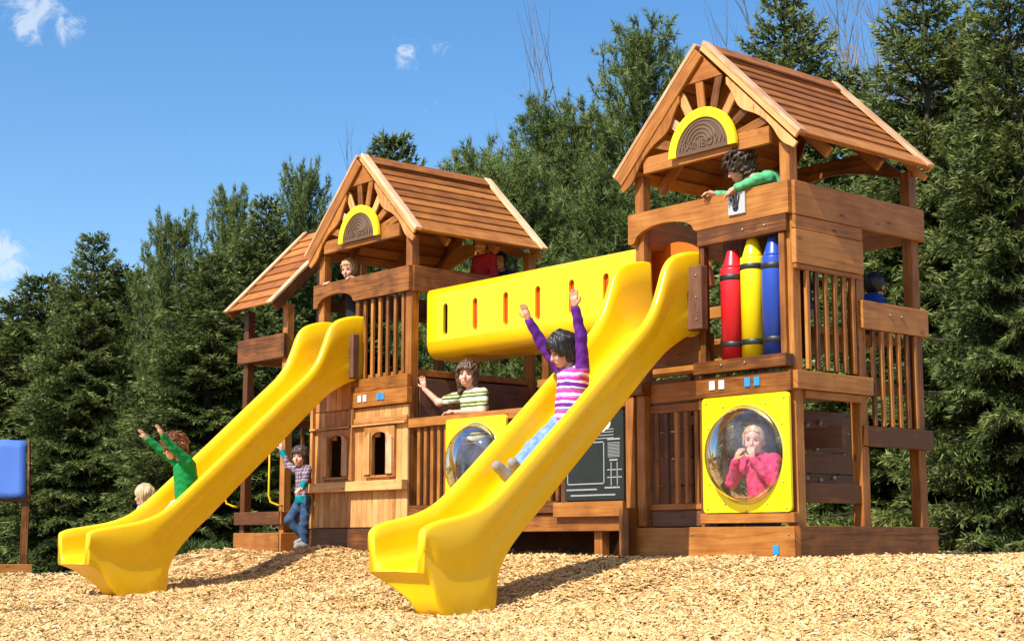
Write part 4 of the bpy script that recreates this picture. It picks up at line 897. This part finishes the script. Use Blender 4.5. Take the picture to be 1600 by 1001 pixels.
# child leaning on the right tower rail
person('dark haired child in light green top leaning over the right tower rail',dict(head=(-.475,.02,2.79),neck=(-.385,.06,2.70),chest=(-.30,.14,2.655),pelvis=(-.17,.30,2.45),
  shoulder=[(-.46,.09,2.655),(-.235,.05,2.675)],elbow=[(-.62,.07,2.61),(-.27,-.03,2.655)],wrist=[(-.675,-.01,2.62),(-.43,-.075,2.615)],
  hip=[(-.23,.32,2.38),(-.11,.32,2.38)],knee=[(-.23,.28,2.05),(-.13,.28,2.05)],ankle=[(-.23,.32,1.72),(-.13,.32,1.72)],toe=[(-.23,.2,1.66),(-.13,.2,1.66)]),
  .102,'lgreen','lgreen','jean_d','hair_dark','curly','skin2',face=(-.55,-.72,-.45),up=(-.1,-.2,1),hands=[((-.4,-.5,.1),(0,0,-1),.7),((-.75,-.15,-.35),(0,.4,-1),.4)],bulk=1.0)
# half hidden children further back
def back_child(label,x,y,z,top,hair,face=(.6,-.8,0)):
    person(label,dict(head=(x,y,z),neck=(x,y+.03,z-.11),chest=(x,y+.04,z-.19),pelvis=(x,y+.05,z-.46),shoulder=[(x-.11,y+.04,z-.14),(x+.11,y+.04,z-.14)],elbow=[(x-.17,y+.02,z-.32),(x+.17,y+.02,z-.32)],wrist=[(x-.13,y-.09,z-.42),(x+.13,y-.09,z-.42)],
      hip=[(x-.06,y+.05,z-.52),(x+.06,y+.05,z-.52)],knee=[(x-.06,y-.06,z-.72),(x+.06,y-.06,z-.72)],ankle=[(x-.06,y+.02,z-.9),(x+.06,y+.02,z-.9)],toe=[(x-.06,y-.1,z-.93),(x+.06,y-.1,z-.93)]),.094,top,top,'jean_d',hair,'short','skin2',face=face)
back_child('child in a red shirt in the shade under the left tower roof',-4.62,1.02,2.97,'redcl','hair_dark')
back_child('child in dark navy top behind the tunnel under the left tower roof',-4.66,1.28,2.83,'navy','hair_black')
person('child in a blue top crouching inside the right tower above the bolted side rail',dict(head=(-.16,1.16,2.0),neck=(-.15,1.12,1.90),chest=(-.145,1.08,1.84),pelvis=(-.14,.98,1.70),
  shoulder=[(-.24,1.10,1.86),(-.06,1.06,1.88)],elbow=[(-.28,1.2,1.72),(-.06,1.2,1.74)],wrist=[(-.25,1.32,1.70),(-.1,1.32,1.70)],
  hip=[(-.2,.98,1.70),(-.09,.98,1.70)],knee=[(-.21,1.22,1.78),(-.09,1.22,1.78)],ankle=[(-.2,1.12,1.67),(-.09,1.12,1.67)],toe=[(-.2,1.22,1.65),(-.09,1.22,1.65)]),
  .092,'bluecl','bluecl','bluecl','hair_black','short','skin2',face=(-.3,.9,-.3))
# ------------------------------------------------------------------ trees
def tri_mesh(name,V,mat_,rnd): # V (n,3,3)
    n=len(V); me=npmesh(name,V.reshape(-1,3),np.arange(n*3).reshape(n,3),[mat_],rnd=rnd); d=me.data; bpy.data.objects.remove(me); return d
def blades(P,Dr,ln,wd,nb,spread,g):
    n=len(P); P=np.repeat(P,nb,0);Dr=np.repeat(Dr,nb,0);L=np.repeat(ln,nb)*(.7+.6*g.random(n*nb)); d=Dr+g.normal(0,spread,(n*nb,3)); d/=np.linalg.norm(d,axis=1)[:,None]
    s=np.cross(d,g.normal(0,1,(n*nb,3))); s/=np.linalg.norm(s,axis=1)[:,None]; w=(wd*(.7+.6*g.random(n*nb)))[:,None]
    return np.stack([P-s*w,P+s*w,P+d*L[:,None]],1)
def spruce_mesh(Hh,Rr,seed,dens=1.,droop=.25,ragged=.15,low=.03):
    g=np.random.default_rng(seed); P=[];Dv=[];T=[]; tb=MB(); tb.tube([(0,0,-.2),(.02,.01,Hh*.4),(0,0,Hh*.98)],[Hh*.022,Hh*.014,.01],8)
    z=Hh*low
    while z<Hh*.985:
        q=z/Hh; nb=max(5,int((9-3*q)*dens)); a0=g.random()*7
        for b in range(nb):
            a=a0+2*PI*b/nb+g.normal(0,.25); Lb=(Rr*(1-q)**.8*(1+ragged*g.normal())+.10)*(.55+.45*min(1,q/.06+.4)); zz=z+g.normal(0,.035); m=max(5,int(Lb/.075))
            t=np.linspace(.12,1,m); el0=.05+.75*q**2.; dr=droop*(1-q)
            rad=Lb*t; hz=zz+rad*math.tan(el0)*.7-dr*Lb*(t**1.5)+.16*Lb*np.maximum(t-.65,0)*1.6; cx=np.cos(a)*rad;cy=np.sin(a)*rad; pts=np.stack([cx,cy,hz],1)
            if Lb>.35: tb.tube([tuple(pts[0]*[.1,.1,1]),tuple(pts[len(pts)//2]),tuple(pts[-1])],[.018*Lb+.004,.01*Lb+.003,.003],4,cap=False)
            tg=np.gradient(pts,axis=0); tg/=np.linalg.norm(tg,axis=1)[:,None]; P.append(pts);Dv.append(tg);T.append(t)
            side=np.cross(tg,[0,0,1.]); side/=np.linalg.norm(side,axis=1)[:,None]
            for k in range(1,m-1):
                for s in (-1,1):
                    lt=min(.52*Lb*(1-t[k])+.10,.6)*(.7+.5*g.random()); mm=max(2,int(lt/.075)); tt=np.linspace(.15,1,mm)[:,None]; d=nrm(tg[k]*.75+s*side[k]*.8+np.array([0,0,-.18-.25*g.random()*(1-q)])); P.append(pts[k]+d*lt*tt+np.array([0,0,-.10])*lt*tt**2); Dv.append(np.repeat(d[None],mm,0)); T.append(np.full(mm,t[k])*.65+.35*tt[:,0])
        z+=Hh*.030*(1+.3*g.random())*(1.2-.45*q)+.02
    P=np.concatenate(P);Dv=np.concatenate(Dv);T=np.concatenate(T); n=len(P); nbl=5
    V=blades(P+g.normal(0,.018,(n,3)),Dv,np.full(n,.118),.0175,nbl,.40,g); r=np.clip(.10+.62*np.repeat(T,nbl)**2+g.normal(0,.10,n*nbl)+np.repeat(g.normal(0,.10,n),nbl),0,1)  # tips lighter as new growth and as painted sunlit ends, inner shoots darker
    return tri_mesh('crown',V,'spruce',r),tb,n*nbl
def pine_mesh(Hh,Rr,seed):
    g=np.random.default_rng(seed); P=[];Dv=[]; tb=MB(); tb.tube([(0,0,-.2),(.06,.03,Hh*.5),(.0,.05,Hh*.97)],[Hh*.022,Hh*.013,.012],8); z=Hh*.06
    while z<Hh*.97:
        q=z/Hh; a0=g.random()*7
        for b in range(6):
            a=a0+2*PI*b/6+g.normal(0,.35); Lb=Rr*((1-q)**.75)*(.75+.5*g.random())*(1 if q>.12 else .7)+.18; rise=.25+.9*q; m=max(4,int(Lb/.16)); t=np.linspace(.25,1,m)
            pts=np.stack([np.cos(a)*Lb*t,np.sin(a)*Lb*t,z+Lb*rise*t**1.4],1); tb.tube([(0,0,z),tuple(pts[m//2]),tuple(pts[-1])],[.02*Lb+.005,.012*Lb+.003,.004],4,cap=False)
            tg=nrm(pts[-1]-pts[0])
            for k in range(m):
                for j in range(4):
                    d=nrm(tg*.7+g.normal(0,.55,3)+np.array([0,0,.55])); L=.10+.22*g.random(); base=pts[k]+g.normal(0,.05,3); mm=3
                    for w in range(mm): P.append(base+d*L*w/mm); Dv.append(d)
        z+=Hh*.034*(1+.3*g.random())
    for w in range(8): P.append(np.array([0,.05,Hh*(.96+.005*w)])); Dv.append(np.array([0,0,1.]))
    P=np.array(P);Dv=np.array(Dv);n=len(P); nbl=11; V=blades(P,Dv,np.full(n,.135),.0085,nbl,.6,g); r=np.clip(.45+g.normal(0,.12,n*nbl)+np.repeat(g.normal(0,.16,n),nbl),0,1)
    return tri_mesh('crown',V,'pine',r),tb,n*nbl
KINDS={}
def tree_kind(key,fn):
    cr,tb,n=fn(); o=tb.ob('trunk','bark',None,True); td=o.data; bpy.data.objects.remove(o); KINDS[key]=(cr,td); 
KH={'spA':7.,'spB':6.,'spC':8.,'spD':7.,'piA':8.3,'piB':7.35}
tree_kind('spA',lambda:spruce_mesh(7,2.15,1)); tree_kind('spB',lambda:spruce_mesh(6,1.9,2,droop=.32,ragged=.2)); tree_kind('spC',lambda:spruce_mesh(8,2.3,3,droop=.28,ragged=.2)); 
tree_kind('piA',lambda:pine_mesh(8,2.2,5)); tree_kind('piB',lambda:pine_mesh(7,2.1,6))
def gpos(u,depth): # ground point under an image column at a horizontal depth from the viewpoint (placement only)
    p=CP+FW*depth+RT*(u-800)/2384.2*depth*1.01; return p[0],p[1]
def ztop(v,depth): t=math.atan((500.5-v)/2384.2)+PITCH; return .119+depth*math.tan(t)
def tree(kind,u,vt,depth,label,wide=1.0,group='evergreens behind the playset',name=None,rz=None):
    x,y=gpos(u,depth); z=float(H(x,y)); h=ztop(vt,depth)-z; k=KH[kind]; t=thing(name or ('pine_tree' if kind.startswith('pi') else 'spruce_tree'),label,'tree',(x,y,z),random.random()*6.28 if rz is None else rz,group)
    sc=h/k; t.scale=(sc*wide,sc*wide,sc); cr,td=KINDS[kind]; link('trunk',td,t); link('crown',cr,t); return t
L_=[('spA',-40,455,25.5,'dark spruce at the left edge above the blue awning',1.0),('spB',62,428,26,'small pointed spruce just right of the blue awning',1.2),('spC',142,366,23.5,'pointed spruce whose tip stands highest between the left edge and the slide foot',1.0),
 ('spB',205,418,24,'low dark spruce between the pointed spruce and the rounded pine behind the left slide',1.3),('piB',268,322,23,'rounded tree rising above the middle of the left slide',.66),('spA',330,400,22,'dense spruce behind the upper half of the left slide',1.25),
 ('piA',356,288,25,'pine with a blunt top left of the porch roof',.62),('spC',412,310,24.5,'spruce directly behind the sloped porch roof',.95),('piB',470,243,25,'tall pine top just left of the left tower gable',.58),
 ('spA',545,330,26,'spruce standing behind the left tower gable',1.1),('spB',610,208,31,'narrow spruce tip showing above the left tower ridge',.8),
 ('piA',690,330,26,'pine low behind the right slope of the left tower roof',1.1),('piB',748,215,27,'leaning pine top at the left end of the big pine clump',.85),('piA',800,235,25,'broad pine in the clump above the yellow tunnel',1.1),
 ('piA',858,148,27,'pine with two upright shoots in the middle of the clump above the tunnel',.75),('piB',925,150,27.5,'pine just left of the tallest pine in the middle',.8),('piA',1015,30,26,'tallest pine in the middle standing left of the right tower gable',.85),
 ('piB',960,265,24,'pine filling the space between tunnel and right tower roof',1.2),('piA',1090,180,27,'pine behind the right tower gable',1.0),
 ('spC',1238,-25,21,'tall spruce rising behind the ridge of the right tower roof',.85),('spA',1330,115,22.5,'shorter spruce behind the rear slope of the right tower roof',1.1),('spC',1462,-45,18,'very tall spruce right of the right tower reaching past the top of the frame',1.0),
 ('spA',1400,250,18.5,'spruce close behind the right tower back posts',1.1),('spC',1600,-60,15.5,'large spruce at the right edge with drooping branches close to the viewer',.85),('spB',1530,60,19,'spruce between the two tallest trees at the right edge',1.2)]
for kd,u,v,d,lb,w in L_: tree(kd,u,v,d,lb,w)
for i,(u,v,d) in enumerate(((20,470,26),(110,450,26),(180,440,27),(300,420,27),(385,370,28),(500,350,29),(640,370,30),(850,330,29),(1000,330,29),(1160,330,27),(1290,300,25),(1380,280,24),(1520,200,23))):
    tree(('spA','spB','spC')[i%3],u,v,d,'dark evergreen of the back row mostly hidden behind nearer trees',1.35,'back row evergreens')
def shrub_mesh(seed):
    g=np.random.default_rng(seed); n=2600; P=g.normal(0,1,(n,3)); P/=np.linalg.norm(P,axis=1)[:,None]; P*= (g.random(n)**.4)[:,None]; P[:,2]=np.abs(P[:,2]); Dv=P*.6+np.array([0,0,.4])+g.normal(0,.3,(n,3)); Dv/=np.linalg.norm(Dv,axis=1)[:,None]
    P=P*[.85,.75,.42]*(1+.25*np.sin(P[:,:1]*5+seed)); V=blades(P,Dv,np.full(n,.13),.017,5,.5,g); return tri_mesh('foliage',V,'shrub',np.clip(.5+g.normal(0,.2,n*5),0,1))
SH=[shrub_mesh(s) for s in (1,2)]
for i,(u,d,sc,lb) in enumerate(((295,18.5,.85,'low green shrub at ground level behind the left slide foot'),(350,18.2,.75,'low green shrub beside the porch base'),(255,19.6,.8,'low green shrub leftmost behind the left slide foot'),(1385,17,.8,'low green shrub seen between the right tower back posts'))):
    x,y=gpos(u,d); t=thing('shrub',lb,'shrub',(x,y,float(H(x,y))-.05),i*1.3,'low shrubs'); t.scale=(sc,sc,sc); link('foliage',SH[i%2],t)
def bare_mesh(seed,Hh,n0=5):
    g=np.random.default_rng(seed); tb=MB()
    def grow(p,d,L,r,lv):
        k=4; pts=[p]; 
        for i in range(k): d=nrm(d+g.normal(0,.06,3)+np.array([0,0,.07])); pts.append(pts[-1]+d*L/k)
        tb.tube([tuple(q) for q in pts],[r*(1-.55*i/k) for i in range(k+1)],6 if lv==0 else 3,cap=False)
        if lv>=4 or r<.004: return
        for i in range(g.integers(4,7)):
            j=g.integers(1,k+1); a=g.random()*2*PI; o=nrm(np.cross(d,[math.cos(a),math.sin(a),.3])); grow(pts[j],nrm(d*.9+o*(.32+.26*g.random())+np.array([0,0,.22])),L*(.48+.26*g.random()),r*(.46+.14*g.random())*(1-.08*j)+.0015,lv+1)
    grow(np.array([0,0,-.2]),np.array([g.normal(0,.012),g.normal(0,.012),1.]),Hh*.52,Hh*.012,0); o=tb.ob('trunk','twig',None,True); d=o.data; bpy.data.objects.remove(o); return d
BM=[bare_mesh(s,10.) for s in (21,22,23)]
for i,(u,v,d,lb) in enumerate(((580,270,35,'bare tree with thin twigs just above the left tower ridge'),(705,225,36,'bare tree rising above the right end of the left tower roof'),(860,160,34,'bare tree behind the pine clump with fine twigs against the sky'),(935,140,33,'bare tree just left of the tallest middle pine'),(1120,-10,33,'bare tree showing above the right tower gable'),(1330,-120,28,'leafless tree with dark limbs above the right tower rear roof edge'),(1400,-140,27,'leafless tree between the two tall right hand spruces'),(1510,-130,26,'leafless tree in the top right corner left of the large edge spruce'),(1590,-110,25,'leafless tree rightmost behind the large edge spruce'))):
    x,y=gpos(u,d); h=ztop(v,d)+.35; t=thing('bare_tree',lb,'tree',(x,y,float(H(x,y))),i*1.9,'leafless trees'); hm=max(q.co.z for q in BM[i%3].vertices); t.scale=(h/hm,)*3; link('trunk',BM[i%3],t)
